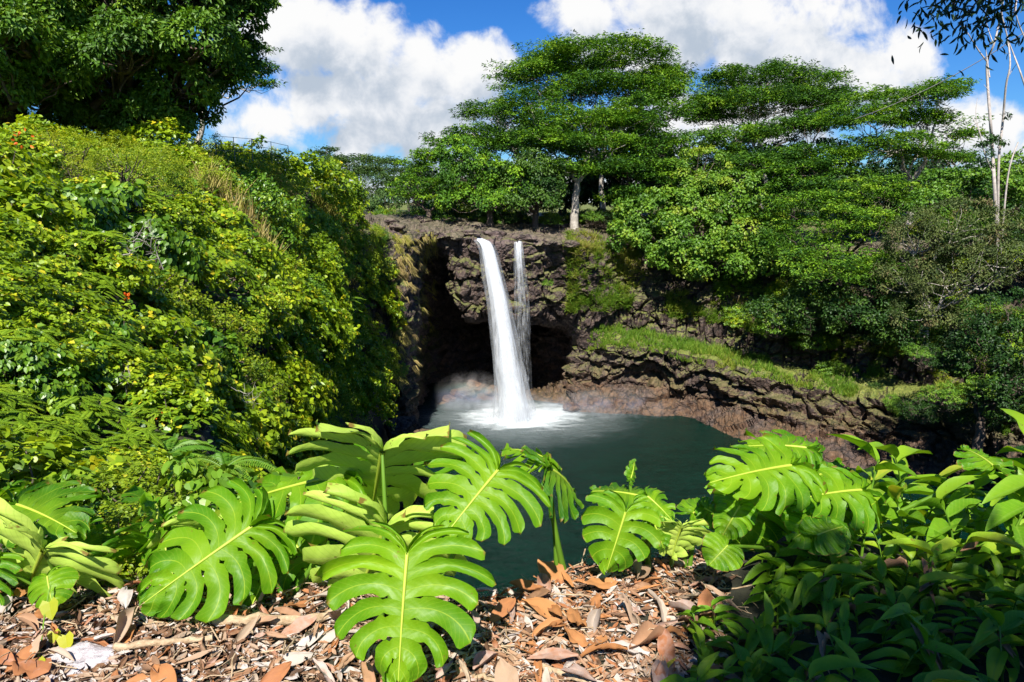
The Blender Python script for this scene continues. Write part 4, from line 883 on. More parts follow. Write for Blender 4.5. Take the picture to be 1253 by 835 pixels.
g = Geo(); K = 900; sv = r.uniform(.4, 4.0, K); tv = r.uniform(3.0, 6.4, K)
cn = [cliff_at(a, c) for a, c in zip(sv, tv)]; q = np.array([a for a,_ in cn]); nn = np.array([a for _,a in cn]); m_ = fbm(q*.3, 2, 9) > -.05; q = q[m_]; nn = nn[m_]
blades(g, q+nn*.1, 16, r.uniform(.6,1.5,len(q)), .06, r, .25, np.clip(.65+.3*fbm(q*.2,2,4),0,1), .9, nn); grassobj('hanging_grass', 'dry hanging grass on the rock wall left of the cave', M['dry'], g)
g = Geo(); K = 2600; Yg = r.uniform(36, 86, K); pg = r.uniform(250, 480, K); Xg = (pg-626.5)/F*Yg*1.0; zg = hz(Xg, Yg); q = np.stack([Xg,Yg,zg],1); pxx, pyy, _ = toPix(q)
m_ = (zg > 20) & (fbm(q*.12,2,12) > -.12); q = q[m_]
blades(g, q+[0,0,.2], 16, r.uniform(.8,2.0,len(q)), .07, r, .3, np.clip(.68+.35*fbm(q*.1,2,4),0,1)); grassobj('hilltop_grass', 'tall yellow grass on the hilltop below the railing and toward the falls', M['dry'], g)
# low leafy cover between the shrubs of the hillside
K = 26000; Yg = 4.5+80*r.uniform(0,1,K)**2.0; pg = r.uniform(-80, 480, K); Xg = (pg-626.5)/F*Yg; zg = hz(Xg, Yg); sd_ = sdist(Xg, Yg); m_ = (sd_ > -4) & ~((Yg < 6.5) & (Xg > -1.6)); q = np.stack([Xg,Yg,zg],1)[m_]; Yq = q[:,1]; nk = len(q)
g = Geo(); a_ = r.uniform(0,6.28,nk); leafset(g, q+np.stack([0*Yq,0*Yq,r.uniform(.02,.3,nk)*np.clip(Yq/12,.5,2.5)],1), np.stack([np.cos(a_),np.sin(a_),r.normal(-.2,.3,nk)],1), r.normal(0,.4,(nk,3))+[.3,-.4,.8], np.clip(Yq*.0105,.09,.42)*r.uniform(.6,1.3,nk), np.clip(Yq*.0095,.08,.38)*r.uniform(.6,1.3,nk), T_HE, np.clip(r.normal(.3,.15,nk),0,.9))
tag(g.obj('ground_cover', M['vine']), 'low leafy ground cover between the shrubs of the left hillside', 'ground cover', kind='stuff')
for i in range(34):
    px = r.uniform(1130, 1310); py = r.uniform(262, 330); put_shrub(r.choice(['lim','drk','hib_f']), P(px, py, r.uniform(75, 82)), r.uniform(1.6, 2.8), r, 'leafy bush between the dead white tree and the scrubby olive tree', 'bushes under the dead white tree')
# brink rocks
for i in range(34):
    px = r.uniform(470, 720); Yr = r.uniform(90.5, 100); q, n = cliff_at(np.interp(px, [470,498,525,555,592,636,678,712],[2,3,4,5,6,7,8,9]), r.uniform(6.05,6.8))
    import bmesh
    s_ = r.uniform(.4, 1.3); g = Geo(); bm = bmesh.new(); bmesh.ops.create_icosphere(bm, subdivisions=3, radius=1); V = np.array([v.co[:] for v in bm.verts]); T = np.array([[v.index for v in f.verts] for f in bm.faces]); bm.free()
    V = V*(1+.35*fbm(V*1.1+i*3, 3, i)[:,None])*np.array([1.3,.9,.55])*s_; V = V@np.array([[math.cos(i),-math.sin(i),0],[math.sin(i),math.cos(i),0],[0,0,1]]); g.add(V, T, .25)
    o = g.obj('brink_rock', M['rock']); o.location = q+[0,0,s_*.1]; tag(o, 'rounded purplish rock on the brink around the top of the falls', 'rock', 'rocks on the brink of the falls')
def boulder(label, loc, sc, seed, moss=.1, grp=None, mat='rock'):
    bm = bmesh.new(); bmesh.ops.create_icosphere(bm, subdivisions=5, radius=1); V = np.array([v.co[:] for v in bm.verts]); T = np.array([[v.index for v in f.verts] for f in bm.faces]); bm.free()
    f1, f2, ci = worley(V*1.6+seed, seed); V = V*(1+.22*fbm(V*1.2+seed, 4, seed)[:,None]+.18*(ci-.5)[:,None])*np.array(sc); g = Geo(); g.add(V, T, moss); o = g.obj('boulder', M[mat]); o.location = loc; tag(o, label, 'boulder', grp)
boulder('large brown boulder at the water edge under the left rock wall', P(492,520,76)-[0,0,.6], (2.1,1.6,1.9), 3)
boulder('small dark rock beside the large boulder at the left water edge', P(518,532,74.5), (1.1,.8,.6), 4)
for i, (px, py, Y, s_) in enumerate([(565,478,101,1.3),(585,470,104,1.6),(548,486,99,.9),(605,476,102,1.2),(700,495,94,.9),(727,488,95,1.0),(760,500,93.5,.7)]):
    boulder('wet brown boulder in the spray at the back of the pool', P(px, py, Y)-[0,0,.4], (s_*1.3,s_,s_*.7), 20+i, 0, 'wet boulders behind the spray')
#@@FOREGROUND
# ------------------------------------------------------------------ monsteras
MARG = np.array([[.015,-.02],[.07,-.17],[.20,-.27],[.37,-.27],[.53,-.17],[.63,-.01],[.67,.18],[.65,.38],[.56,.57],[.43,.74],[.27,.88],[.11,.99],[0,1.04]])
def mon_map(t, u, bow):
    E = cs(t, np.linspace(0,1,len(MARG)), MARG); mt = .94*np.clip((t-.27)/.73, 0, 1)**1.22
    Mx = np.zeros_like(E); Mx[:,1] = mt; v = E-Mx; perp = np.stack([v[:,1], -v[:,0]], 1)
    K = Mx+v*.5+perp*bow; u = u[:,None]
    return (1-u)**2*Mx+2*u*(1-u)*K+u*u*E
def blade(seed, slit=1.0, drp=.22, tip=.18, nf=10, cup=.034, wave=1.25, nu=22, nw=7):
    r = np.random.default_rng(seed); g = Geo()
    zf = lambda x, y: -drp*(np.abs(x)/.6)**1.6*.55 - tip*np.clip(y,0,2)**2 - .10*np.clip(-y,0,1)
    for side in (-1, 1):
        edges = np.linspace(0, 1, nf+1) + np.concatenate([[0], r.uniform(-.16,.16,nf-1)/nf, [0]])
        for i in range(nf):
            a, c = edges[i], edges[i+1]; tc = (a+c)/2; hw = (c-a)/2
            u = np.linspace(0.0, 1, nu); uc = r.uniform(.24,.60)+.12*(i == 0)+(.18 if i >= nf-1 else 0); wmin = r.uniform(.68,.84)
            wd = 1.015-(1.015-wmin)*sstep(uc, uc+.10, u)*slit
            if slit > .5 and i > 0 and r.uniform() < .6: wd = wd - .28*np.exp(-((u-r.uniform(.17,.24))/.035)**2)
            end = np.where(u > .88, np.clip(1-((u-.88)/.12)**2.2, 0, 1)**.6, 1.); wd = wd*((1-slit)+slit*end) if slit < 1 else wd*end
            ln = r.uniform(.84,1.05)*(1 if slit > .3 else 1)
            ww = np.linspace(-1, 1, nw); U, W_ = np.meshgrid(u, ww, indexing='ij'); WD = np.repeat(wd[:,None], nw, 1)
            t = np.clip(tc+W_*hw*WD+.055*slit*U**2*(tc < .9), 0, 1); q = mon_map(t.ravel(), (U*(1-(1-ln)*slit)).ravel(), .25)
            x, y = q[:,0]*side, q[:,1]; Uf, Wf_ = U.ravel(), W_.ravel()
            tw_, dr_ = r.normal(0,.10)*wave, r.normal(0,.05)*wave
            z = zf(x, y) + cup*(Wf_**2)*np.clip(Uf*3,0,1)*(1 if i < nf-1 else .5) + tw_*Wf_*Uf**2*.25 + dr_*Uf**2.2 + .010*wave*np.sin(Uf*8+i*2)*np.clip(Uf*2,0,1)+.006*wave*np.sin(Uf*17+i*3)*Wf_
            V = np.stack([x, y, z], 1); idx = np.arange(nu*nw).reshape(nu, nw)
            Q = np.stack([idx[:-1,:-1], idx[1:,:-1], idx[1:,1:], idx[:-1,1:]], -1).reshape(-1,4)
            g.add(V, Q, np.clip(.5+r.normal(0,.12),0,1), np.stack([Wf_*np.clip(1.2-Uf*.5,.3,1.2)+1e-4, Uf], 1))
    return g, zf
def frame(att, tip, nh):
    d = np.asarray(tip)-att; L = np.linalg.norm(d); d = d/L; n = np.asarray(nh, float); n = nrm(n-(n@d)*d); sd = np.cross(d, n); return L, d, n, sd
def monstera(label, base, leaves, group=None):
    """leaves: (attach px,py,Y)(tip px,py,Y) normal width seed slit under [drp tip]"""
    base = np.asarray(base, float); root = empty('monstera_plant', base); tag(root, label, 'plant', group)
    for k, lf in enumerate(leaves):
        (a, t_, nh, wf, seed, slit, under) = lf[:7]; ex = lf[7] if len(lf) > 7 else {}
        A, T = P(*a), P(*t_); L, d, n, sd = frame(A, T, nh)
        opts = {k_: v for k_, v in ex.items() if k_ in ('drp','tip','nf','wave')}
        g, zf = blade(seed, slit, **opts); L = L/(1.0)
        tf = lambda V: (A-base) + L*(V[:,:1]*wf*sd + V[:,1:2]*d + V[:,2:]*n)
        tn = ex.get('tint', .5); g.A = [np.clip(a_+tn-.5, 0, 1) for a_ in g.A]
        g.xf(tf); lo = g.obj('leaf', M['monu'] if under else M['mon'], root, True)
        g2 = Geo(); y = np.linspace(-.02, .96, 16); c = np.stack([0*y, y, zf(0*y, y)+(-.006 if under else .003)], 1)
        V, Q = tube(tf(c), np.linspace(.0105 if under else .0075,.0015,16)*(L/.42)**.5, 6); g2.add(V, Q, .6); g2.obj('midrib', M['rib'], lo, True)
        if ex.get('pet', True):
            b_ = base+np.array(ex.get('b', (random.uniform(-.05,.05), random.uniform(-.04,.04), 0.))); g3 = Geo()
            A2 = A + n*(-.004 if not under else -.004)
            ctrl = A*.55+b_*.45 + (-d*L*.25 if not under else np.array([0,-.03,.12])) + [0,0,-.02]; ctrl[2] = max(ctrl[2], b_[2]+.5*(A[2]-b_[2]))
            q = bez(A2, ctrl, b_-[0,0,.05], 16); V, Q = tube(q-base, np.linspace(.0065,.0125,16)*ex.get('pr',1.), 8); g3.add(V, Q, .45); g3.obj('petiole', M['pet'], lo, True)
    return root
up = (0,-.35,.95); fc = (0,-.75,.65)
GZ = lambda px, Y: np.array([P(px,700,Y)[0], Y, hz(P(px,700,Y)[0], Y)[0]-.02])
monstera('largest monstera in the middle foreground, its huge slit leaf hanging toward the viewer', GZ(478,2.28), [
 ((498,680,2.02),(484,842,1.80),(-.05,-.80,.62),1.12,1,1,False,{'drp':.10,'tip':.10,'tint':.60,'b':(.02,.0,0)}),
 ((608,577,2.30),(540,657,2.10),(.10,-.62,.78),1.18,2,1,False,{'drp':.12,'tip':.10,'tint':.60}),
 ((468,553,2.42),(452,640,2.72),(-.20,.85,-.38),.98,3,1,True,{'drp':-.02,'tip':-.05,'tint':.45}),
 ((471,648,2.30),(428,752,2.48),(-.25,.82,-.30),1.00,4,1,True,{'drp':-.05,'tip':-.03,'tint':.5}),
 ((572,560,2.62),(505,552,2.8),(.1,.2,1),.9,14,1,False,{'tint':.3}),
])
monstera('wide monstera left of the middle with one long leaf sweeping down to the left', GZ(300,2.48), [
 ((306,646,2.42),(168,740,2.22),(.28,-.52,.86),.92,5,1,False,{'drp':.20,'tip':.05,'tint':.58}),
 ((412,583,2.55),(262,612,2.72),(.0,-.42,.92),.62,6,1,False,{'drp':.35,'tip':.10,'tint':.5,'b':(.12,.02,0)}),
 ((330,690,2.5),(300,770,2.35),(.7,-.6,.3),.5,7,.6,False,{'tint':.5}),
 ((360,665,2.62),(420,735,2.5),(-.1,-.4,.9),.8,8,1,False,{'tint':.2}),
 ((262,640,2.7),(225,690,2.85),(-.2,.8,.4),.9,9,1,True,{'tint':.35}),
 ((215,730,2.36),(182,768,2.28),(.2,-.3,.9),.9,10,.4,False,{'tint':.55}),
])
monstera('monstera at the left edge seen from underneath with rays of narrow fingers', GZ(75,2.55), [
 ((53,674,2.40),(22,745,2.60),(-.30,.80,-.30),1.02,11,1,True,{'drp':-.06,'tip':-.02,'tint':.5,'nf':10}),
 ((22,618,2.62),(92,640,2.50),(.1,-.25,.95),1.15,12,1,False,{'tint':.30,'drp':.3}),
 ((8,600,2.8),(-35,640,2.75),(.0,.3,.95),1.1,13,1,False,{'tint':.3}),
 ((90,655,2.7),(118,720,2.6),(.1,-.55,.75),.9,15,1,False,{'tint':.45}),
 ((58,706,2.34),(62,742,2.26),(0,-.6,.7),1.1,16,0,False,{'tint':.62,'drp':.5}),
 ((-20,690,2.4),(-40,760,2.35),(0,-.6,.7),1.1,17,1,False,{'tint':.4}),
])
monstera('smaller half-shaded monstera between the left edge plant and the long sweeping leaf', GZ(205,2.75), [
 ((202,652,2.66),(130,690,2.70),(.25,.55,.75),1.0,18,1,False,{'tint':.35,'drp':.3}),
 ((198,648,2.7),(210,715,2.55),(-.25,-.35,.9),.9,19,1,False,{'tint':.42}),
 ((190,618,2.85),(205,640,2.5),(.8,-.2,.5),.5,20,.5,False,{'tint':.5}),
 ((235,625,2.9),(262,600,3.1),(0,-.4,.9),.9,21,1,False,{'tint':.55}),
])
monstera('monstera with a dark drooping leaf on an upright stalk right of the middle', GZ(688,2.66), [
 ((674,574,2.62),(722,600,2.75),(.30,-.30,.85),1.15,22,.9,False,{'tint':.12,'drp':.5,'tip':.3,'pr':1.2}),
 ((664,560,2.7),(618,538,2.9),(.1,.15,1),.6,23,.7,False,{'tint':.6,'drp':.4}),
])
monstera('small bright monstera at the pool edge with one rounded notched leaf', GZ(782,2.72), [
 ((765,628,2.52),(742,702,2.46),(.05,-.85,.55),1.02,24,.75,False,{'tint':.62,'drp':.10,'nf':7,'tip':.06}),
 ((782,607,2.70),(722,592,2.82),(-.1,-.15,1),1.0,25,.5,False,{'tint':.25,'drp':.4}),
 ((793,608,2.66),(826,635,2.58),(.1,-.5,.85),.9,26,.3,False,{'tint':.5,'drp':.3}),
 ((772,585,2.74),(780,562,2.8),(.8,-.3,.5),.55,27,.2,False,{'tint':.4}),
 ((800,640,2.62),(815,672,2.58),(.0,-.4,.8),.9,28,.2,False,{'tint':.3}),
])
monstera('small plant with a pale yellowish round leaf facing away, left of the ginger thicket', GZ(832,2.74), [
 ((834,645,2.60),(820,676,2.66),(-.1,.9,-.2),1.25,29,0,True,{'tint':.75,'drp':-.1}),
 ((848,628,2.72),(880,612,2.8),(0,-.3,.9),.9,30,.3,False,{'tint':.4}),
 ((862,622,2.72),(896,640,2.7),(0,-.5,.8),.8,36,.5,False,{'tint':.35}),
])
monstera('large monstera on the right with glossy leaves reaching left over the pool', GZ(985,2.95), [
 ((966,570,2.62),(868,583,2.50),(.08,-.45,.90),.85,31,1,False,{'tint':.62,'drp':.20,'tip':.12}),
 ((985,548,2.85),(902,537,2.95),(.0,-.35,.95),.8,32,1,False,{'tint':.40,'drp':.3}),
 ((1052,600,2.70),(968,604,2.56),(.1,-.55,.85),.75,33,.8,False,{'tint':.58,'drp':.25}),
 ((1010,634,2.55),(972,655,2.45),(.1,-.45,.9),1.1,34,0,False,{'tint':.45,'drp':.3}),
 ((930,610,2.7),(905,672,2.62),(.0,-.9,.4),1.15,35,.2,False,{'tint':.25,'drp':.2}),
 ((985,590,2.9),(1040,560,3.1),(0,-.4,.9),1.0,37,1,False,{'tint':.3}),
 ((905,620,2.55),(880,660,2.5),(-.3,-.7,.6),.8,38,.4,False,{'tint':.5}),
 ((1000,655,2.45),(1035,640,2.5),(.0,-.5,.85),.9,39,0,False,{'tint':.35}),
 ((1215,570,2.7),(1180,540,2.9),(0,-.4,.9),.8,40,.6,False,{'tint':.3}),
 ((890,668,2.45),(868,690,2.4),(0,-.6,.8),1.2,41,0,False,{'tint':.6}),
])
# ------------------------------------------------------------------ ginger shoots
from mathutils import Matrix
GL = [Geo() for _ in range(5)]
for i, g in enumerate(GL):
    tv, tf = lanc(12, .16, .22+.10*i, .95, .035, i); N_ = 1
    leafset(g, [[0,0,0]], np.array([[0,1.,0]]), np.array([[0,0,1.]]), 1.0, .36, (tv, tf), .35+.12*i)
GLM = [g.mesh('ginger_leaf_%d' % 0 if False else 'ginger_leaf', M['gin'], True) for g in GL]
g = Geo(); tv, tf = lanc(12, .35, .7, .8, .12, 9); leafset(g, [[0,0,0]], np.array([[0,1.,0]]), np.array([[0,0,1.]]), .9, .24, (tv, tf), .30); GLD = g.mesh('withered_ginger_leaf', M['litter'], True)
def ginger(seed, H, n, L):
    r = np.random.default_rng(seed); root = empty('ginger_plant', (0,0,0))
    lean = np.array([r.uniform(-.35,.35), r.uniform(-.35,.2), 1]); q = bez([0,0,-.05], [0,0,H*.6], lean*H*[1,1,.92], 14)
    g = Geo(); V, Q = tube(q, np.linspace(.007,.003,14), 6); g.add(V, Q, .4); g.obj('stem', M['pet'], root, True)
    a = r.uniform(0, 6.28)
    for i in range(n):
        f = .22+.78*(i+.5)/n; ii = f*13; k = min(int(ii), 12); p0 = q[k]+(q[k+1]-q[k])*(ii-k); a += PI+r.normal(0,.35)
        el = r.uniform(.05,.65)+.6*(i == n-1); d = np.array([math.cos(a)*math.cos(el), math.sin(a)*math.cos(el), math.sin(el)])
        nn = np.array([-math.cos(a)*.5, -math.sin(a)*.5, 1])+r.normal(0,.25,3); nn = nrm(nn-(nn@d)*d); sd = np.cross(d, nn); l = L*r.uniform(.75,1.15)*(1-.25*abs(f-.6))
        o = bpy.data.objects.new('leaf', GLD if (H < .4 and i > 0 and r.uniform() < .09) else GLM[r.integers(5)]); C.objects.link(o); o.parent = root
        if o.data is GLD or o.data == GLD: o['label'] = 'withered brown leaf'
        m4 = Matrix([[sd[0]*l,d[0]*l,nn[0]*l,p0[0]],[sd[1]*l,d[1]*l,nn[1]*l,p0[1]],[sd[2]*l,d[2]*l,nn[2]*l,p0[2]],[0,0,0,1]]); o.matrix_local = m4
    return root
protos = [ginger(200+i, [.50,.58,.45,.62,.38,.54,.42][i], [8,9,7,9,6,8,7][i], [.25,.27,.23,.26,.22,.25,.24][i]) for i in range(7)] + [ginger(300+i, [.24,.30,.27,.33][i], [7,8,7,8][i], [.21,.24,.22,.25][i]) for i in range(4)]
used = [False]*11
r = np.random.default_rng(55)
def put_ginger(px, Y, k, sc, rz, label, grp, tilt=(0,0)):
    o = protos[k] if not used[k] else copy_tree(protos[k]); used[k] = True
    q = GZ(px, Y); o.location = q; o.scale = (sc,)*3; o.rotation_euler = (tilt[0], tilt[1], rz); tag(o, label, 'plant', grp); return o
put_ginger(1052, 2.82, 0, 1.02, .4, 'tall bright ginger shoot with a brown stalk rising highest above the right thicket', None)
pts = []
for i in range(4200):
    px = r.uniform(862, 1500); Y = r.uniform(1.72, 3.15); x = P(px,700,Y)[0]
    if px < 930 and Y > 2.3: continue
    if any((x-a)**2+((Y-c)*1.1)**2 < (.108 if Y < 2.6 else .128)**2 for a, c in pts): continue
    pts.append((x, Y))
    top = 545 if px > 1080 else (590 if px > 900 else 655)
    # height so that nothing rises above the thicket's outline
    ground = hz(x, Y)[0]; ymax = top + r.uniform(0, 60); zt = P(px, ymax, Y)[2]; H_ = zt-ground
    if Y < 2.6: zt = P(px, 625+(2.65-Y)*190+r.uniform(0,50)+(60 if px < 940 else 0), Y)[2]; H_ = zt-ground
    low = Y < 2.6; sc = (float(np.clip(H_/.30, .62, 1.05)) if low else float(np.clip(H_/.50, .5, .95)))*r.uniform(.85,1.05)
    shade = Y < 2.45
    put_ginger(px, Y, int(r.integers(7,11)) if low else int(r.integers(7)), sc, r.uniform(0,6.28), 'dark ginger shoot in the shade at the lower right corner' if shade else 'sunlit ginger shoot in the thicket at right above the pool', 'shaded ginger shoots at lower right' if shade else 'sunlit ginger shoots at right', (r.normal(0,.12), r.normal(0,.12)))
print('GINGER', len(pts))
# ------------------------------------------------------------------ undergrowth behind the monsteras
r = np.random.default_rng(66); K = 0
for i in range(1500):
    px = r.uniform(-60, 470); Y = r.uniform(2.75, 5.2); x = P(px,650,Y)[0]
    if sdist(np.array([x]), np.array([Y]))[0] < .05: continue
    if K >= 85: break
    K += 1; q = np.array([x, Y, hz(x, Y)[0]]); put_shrub(r.choice(['hib_n','sml_n','vin_n','mim_n','drk']), q, r.uniform(.16,.34)*(Y/3.5), r, 'low green seedling bush directly behind the monstera plants', 'low bushes behind the monsteras')
for i in range(16):
    px = r.uniform(20, 400); Y = r.uniform(2.5,2.8); q = GZ(px, Y); put_shrub(r.choice(['sml_n','hib_n']), q, r.uniform(.07,.14), r, 'small seedling sprouting from the dead leaves under the monsteras', 'seedlings under the monsteras')
for i in range(14):   # pale brown dark bank just under the rim in the centre
    x = r.uniform(-1.4,-.3); Y = r.uniform(2.9, 5.5); s = hz(x,Y)[0]; put_shrub(r.choice(['drk','vin_n']), np.array([x,Y,s]), r.uniform(.25,.4), r, 'shaded bush on the drop just beyond the middle monsteras', 'bushes on the drop beyond the monsteras')
# ------------------------------------------------------------------ dead leaves on the ground
r = np.random.default_rng(88)
def deadleaf(seed, Lw=.38, curl=1.0, crumple=.06, tint=.5, n=8, m=6):
    r = np.random.default_rng(seed); y = np.linspace(0,1,n); x = np.linspace(-1,1,m); Yg, Xg = np.meshgrid(y, x, indexing='ij')
    w = np.sin(PI*np.clip(Yg*.96+.02,0,1)**r.uniform(.7,1.2))**.8*Lw/2
    a = Xg*curl*r.uniform(.5,1.3); X_ = np.where(abs(curl) > .01, np.sin(a)/max(abs(curl),.01)*w, Xg*w); Z_ = (1-np.cos(a))*w*1.1
    bend = r.uniform(-.35,.35); Z_ = Z_ + bend*(Yg-.5)**2
    q = np.stack([Xg.ravel()*1.5, Yg.ravel()*3, np.full(n*m, seed*.7)], 1); nz = fbm(q*1.6, 3, seed).reshape(n,m)*crumple
    tw_ = r.uniform(-.8,.8)*(Yg-.5); Xr = X_*np.cos(tw_)-Z_*np.sin(tw_); Zr = X_*np.sin(tw_)+Z_*np.cos(tw_)
    V = np.stack([Xr+nz*.5, Yg, Zr+nz], -1).reshape(-1,3)-[0,.5,0]; idx = np.arange(n*m).reshape(n,m)
    return V, np.stack([idx[:-1,:-1], idx[1:,:-1], idx[1:,1:], idx[:-1,1:]], -1).reshape(-1,4)
DL = []
tints = [.38,.45,.55,.62,.7,.78,.93,.98,.2,.5,.9,.6]
for i in range(36):
    V, Q = deadleaf(i, r.uniform(.22,.5), r.uniform(.2,2.0), r.uniform(.03,.10), n=9, m=7); g = Geo(); g.add(V, Q, tints[i % 12]); me = g.mesh('dead_leaf', M['litter'], True); DL.append(me)
def gnd(x, y): return hz(x, y)
def litter_pt(N, ymin=1.55, ymax=2.95):
    px = r.uniform(-60, 905, N); Y = r.uniform(ymin, ymax, N); x = (px-626.5)/F*Y*1.05; s = sdist(x, Y); ok = s > .0; x, Y, px = x[ok], Y[ok], px[ok]; return x, Y, hz(x, Y), px
x, Y, z, pxx = litter_pt(430)
x, Y, z, pxx = x[:290], Y[:290], z[:290], pxx[:290]
for i in range(len(x)):
    k = int(r.integers(36)); warm = pxx[i] > 600
    if warm and r.uniform() < .35: k = int(r.choice([6,7,10,18,19,22,30,31,34]))
    o = bpy.data.objects.new('dead_leaf', DL[k]); C.objects.link(o); L = r.uniform(.07,.18)*(1.1 if warm else .95)
    o.location = (x[i], Y[i], z[i]+.018+.04*r.uniform()); o.scale = (L,)*3; o.rotation_euler = (r.normal(0,.35), r.normal(0,.45), r.uniform(0,6.28))
    tn = tints[k % 12]; w_ = 'orange-brown' if tn > .85 else ('pale grey' if tn > .65 else ('tan' if tn > .35 else 'dark brown'))
    side = 'on the ground right of the largest monstera' if pxx[i] > 560 else 'on the ground in front of the left monsteras'
    tag(o, f'{w_} dried curled leaf lying {side}', 'dead leaf', f'{w_} dead leaves {side}')
g = Geo(); x, Y, z, pxx = litter_pt(15000)
for k in range(12):
    V, Q = deadleaf(300+k, r.uniform(.2,.45), r.uniform(.2,1.6), .07, n=5, m=4); m_ = np.arange(len(x)) % 12 == k; kk = m_.sum()
    a = r.uniform(0, 6.28, kk); d = np.stack([np.cos(a), np.sin(a), r.normal(0,.22,kk)], 1); n_ = r.normal(0,.35,(kk,3))+[0,0,1]
    L = np.exp(r.uniform(np.log(.018), np.log(.085), kk)); pos = np.stack([x[m_], Y[m_], z[m_]+.006+.018*r.uniform(0,1,kk)], 1)
    tn = np.where(pxx[m_] > 600, r.choice([.3,.42,.5,.58,.7,.92,.97,.12,.72], kk), r.choice([.08,.15,.25,.33,.45,.55,.62,.72,.78,.92], kk))+r.normal(0,.03,kk)
    leafset(g, pos-d*L[:,None]*.0, d, n_, L, L, (V, Q), np.clip(tn,0,1))
x, Y, z, pxx = litter_pt(12000); a = r.uniform(0,6.28,len(x)); L = np.exp(r.uniform(np.log(.006), np.log(.024), len(x)))
leafset(g, np.stack([x,Y,z+.004+.02*r.uniform(0,1,len(x))**2],1), np.stack([np.cos(a),np.sin(a),r.normal(0,.5,len(x))],1), r.normal(0,.6,(len(x),3))+[0,0,1], L, L*r.uniform(.15,.8,len(x)), T_RH, np.clip(r.choice([.02,.08,.15,.3,.5,.75], len(x))+r.normal(0,.03,len(x)),0,1))
o = g.obj('leaf_litter', M['litter']); tag(o, 'bed of small broken dead leaf pieces covering the ground', 'leaf litter', kind='stuff')
g = Geo()
for i in range(420):
    x_, y_ = r.uniform(-2.3,1.0), r.uniform(1.6,2.75); z_ = hz(x_, y_)[0]; a = r.uniform(0,6.28); L = r.uniform(.05,.28)
    p0 = np.array([x_, y_, z_+.02]); p1 = p0+np.array([math.cos(a)*L, math.sin(a)*L, r.normal(0,.02)]); V, Q = tube(crooked(p0, p1, 5, .08, r), r.uniform(.0012,.004), 4); g.add(V, Q)
tag(g.obj('twig_litter', M['stem'], None, True), 'scatter of fine dry twigs among the dead leaves', 'twigs', kind='stuff')
# sticks, dry leaf stalks, fallen stem, stump
def stick(pts, r0, r1, label, mat='stem', name='stick', n=8, cat='stick'):
    q = np.array([P(*p) for p in pts]); q[:,2] = hz(q[:,0], q[:,1])+r0+.012; k = 14; c = cs(np.linspace(0,len(q)-1,k), np.arange(len(q)), q); c += r.normal(0,.003,c.shape)
    g = Geo(); V, Q = tube(c-c[0], np.linspace(r0,r1,k)*(1+.15*np.sin(np.arange(k)*2.1)), n); g.add(V, Q)
    # closed ends
    m0 = len(V); g.add(np.vstack([V[:n], V[:n].mean(0)]), np.array([[i, n, (i+1) % n] for i in range(n)])); e = V[-n:]; g.add(np.vstack([e, e.mean(0)]), np.array([[(i+1) % n, n, i] for i in range(n)]))
    o = g.obj(name, M[mat], None, True); o.location = c[0]; tag(o, label, cat); return o
stick([(262,772,2.24),(320,768,2.26),(380,762,2.28),(410,752,2.32)], .020, .016, 'thick pale fallen stem lying left of the largest monstera')
stick([(140,795,2.12),(200,792,2.13),(262,786,2.15)], .014, .010, 'grey stick lying below the long sweeping monstera leaf')
stick([(565,802,2.0),(600,815,1.97),(625,822,1.95)], .010, .007, 'reddish brown stick right of the hanging monstera leaf')
stick([(665,800,2.02),(700,820,1.96),(735,845,1.9)], .011, .007, 'long tan stick on the orange dead leaves')
stick([(690,793,2.05),(730,792,2.05)], .003, .002, 'thin pale straight twig on the orange dead leaves')
stick([(120,742,2.38),(150,762,2.28),(172,775,2.2)], .008, .005, 'curved dry twig under the small left monstera')
o = stick([(652,664,2.80),(660,685,2.72),(672,705,2.66)], .028, .018, 'cut pale monstera stem stub standing at the rim above the pool', 'stem', 'stem_stub', 10, 'stub')
for px, py, Y in ((825,693,2.74),(833,688,2.76)): stick([(px,py,Y),(px+10,py+6,Y-.03)], .016, .014, 'small round cut stem end among the leaves near the pale round leaf', 'stem', 'cut_stem', 10, 'cut stem')['group'] = 'cut stem ends'

m, b = newmat('pale_stone'); ge = b.new('ShaderNodeNewGeometry'); nz = b.noise(ge.outputs['Position'], 22, 6, .65); p_ = b.new('ShaderNodeBsdfPrincipled'); p_.inputs['Roughness'].default_value = .8
b.put(p_.inputs['Base Color'], b.ramp(nz, [(.3,(.22,.19,.19)),(.6,(.50,.46,.46))])); bp = b.new('ShaderNodeBump'); bp.inputs['Distance'].default_value = .02; b.l.new(nz, bp.inputs['Height']); b.l.new(bp.outputs[0], p_.inputs['Normal']); b.l.new(p_.outputs[0], b.out.inputs[0]); M['stone'] = m
boulder('flat pale grey stone half buried in dead leaves at lower left', GZ(84,2.10)+[0,0,.015], (.15,.09,.045), 61, 0, None, 'stone')
boulder('small pale stone at the bottom edge beside the flat stone', GZ(30,1.98)+[0,0,.01], (.07,.05,.03), 62, 0, None, 'stone')
# yellow leaf
V, Q = deadleaf(900, .34, .5, .03, n=10, m=7); g = Geo(); g.add(V, Q, .5); m = leafmat('fresh_yellow_leaf', [(0,(.45,.42,.02)),(1,(.62,.50,.03))], .5, .2, .3); o = g.obj('fallen_leaf', m, None, True); q = GZ(818,2.0); o.location = q+[0,0,.06]; o.scale = (.11,)*3; o.rotation_euler = (.5,.3,-1.0); tag(o, 'single bright yellow fallen leaf on the orange leaf litter', 'leaf')
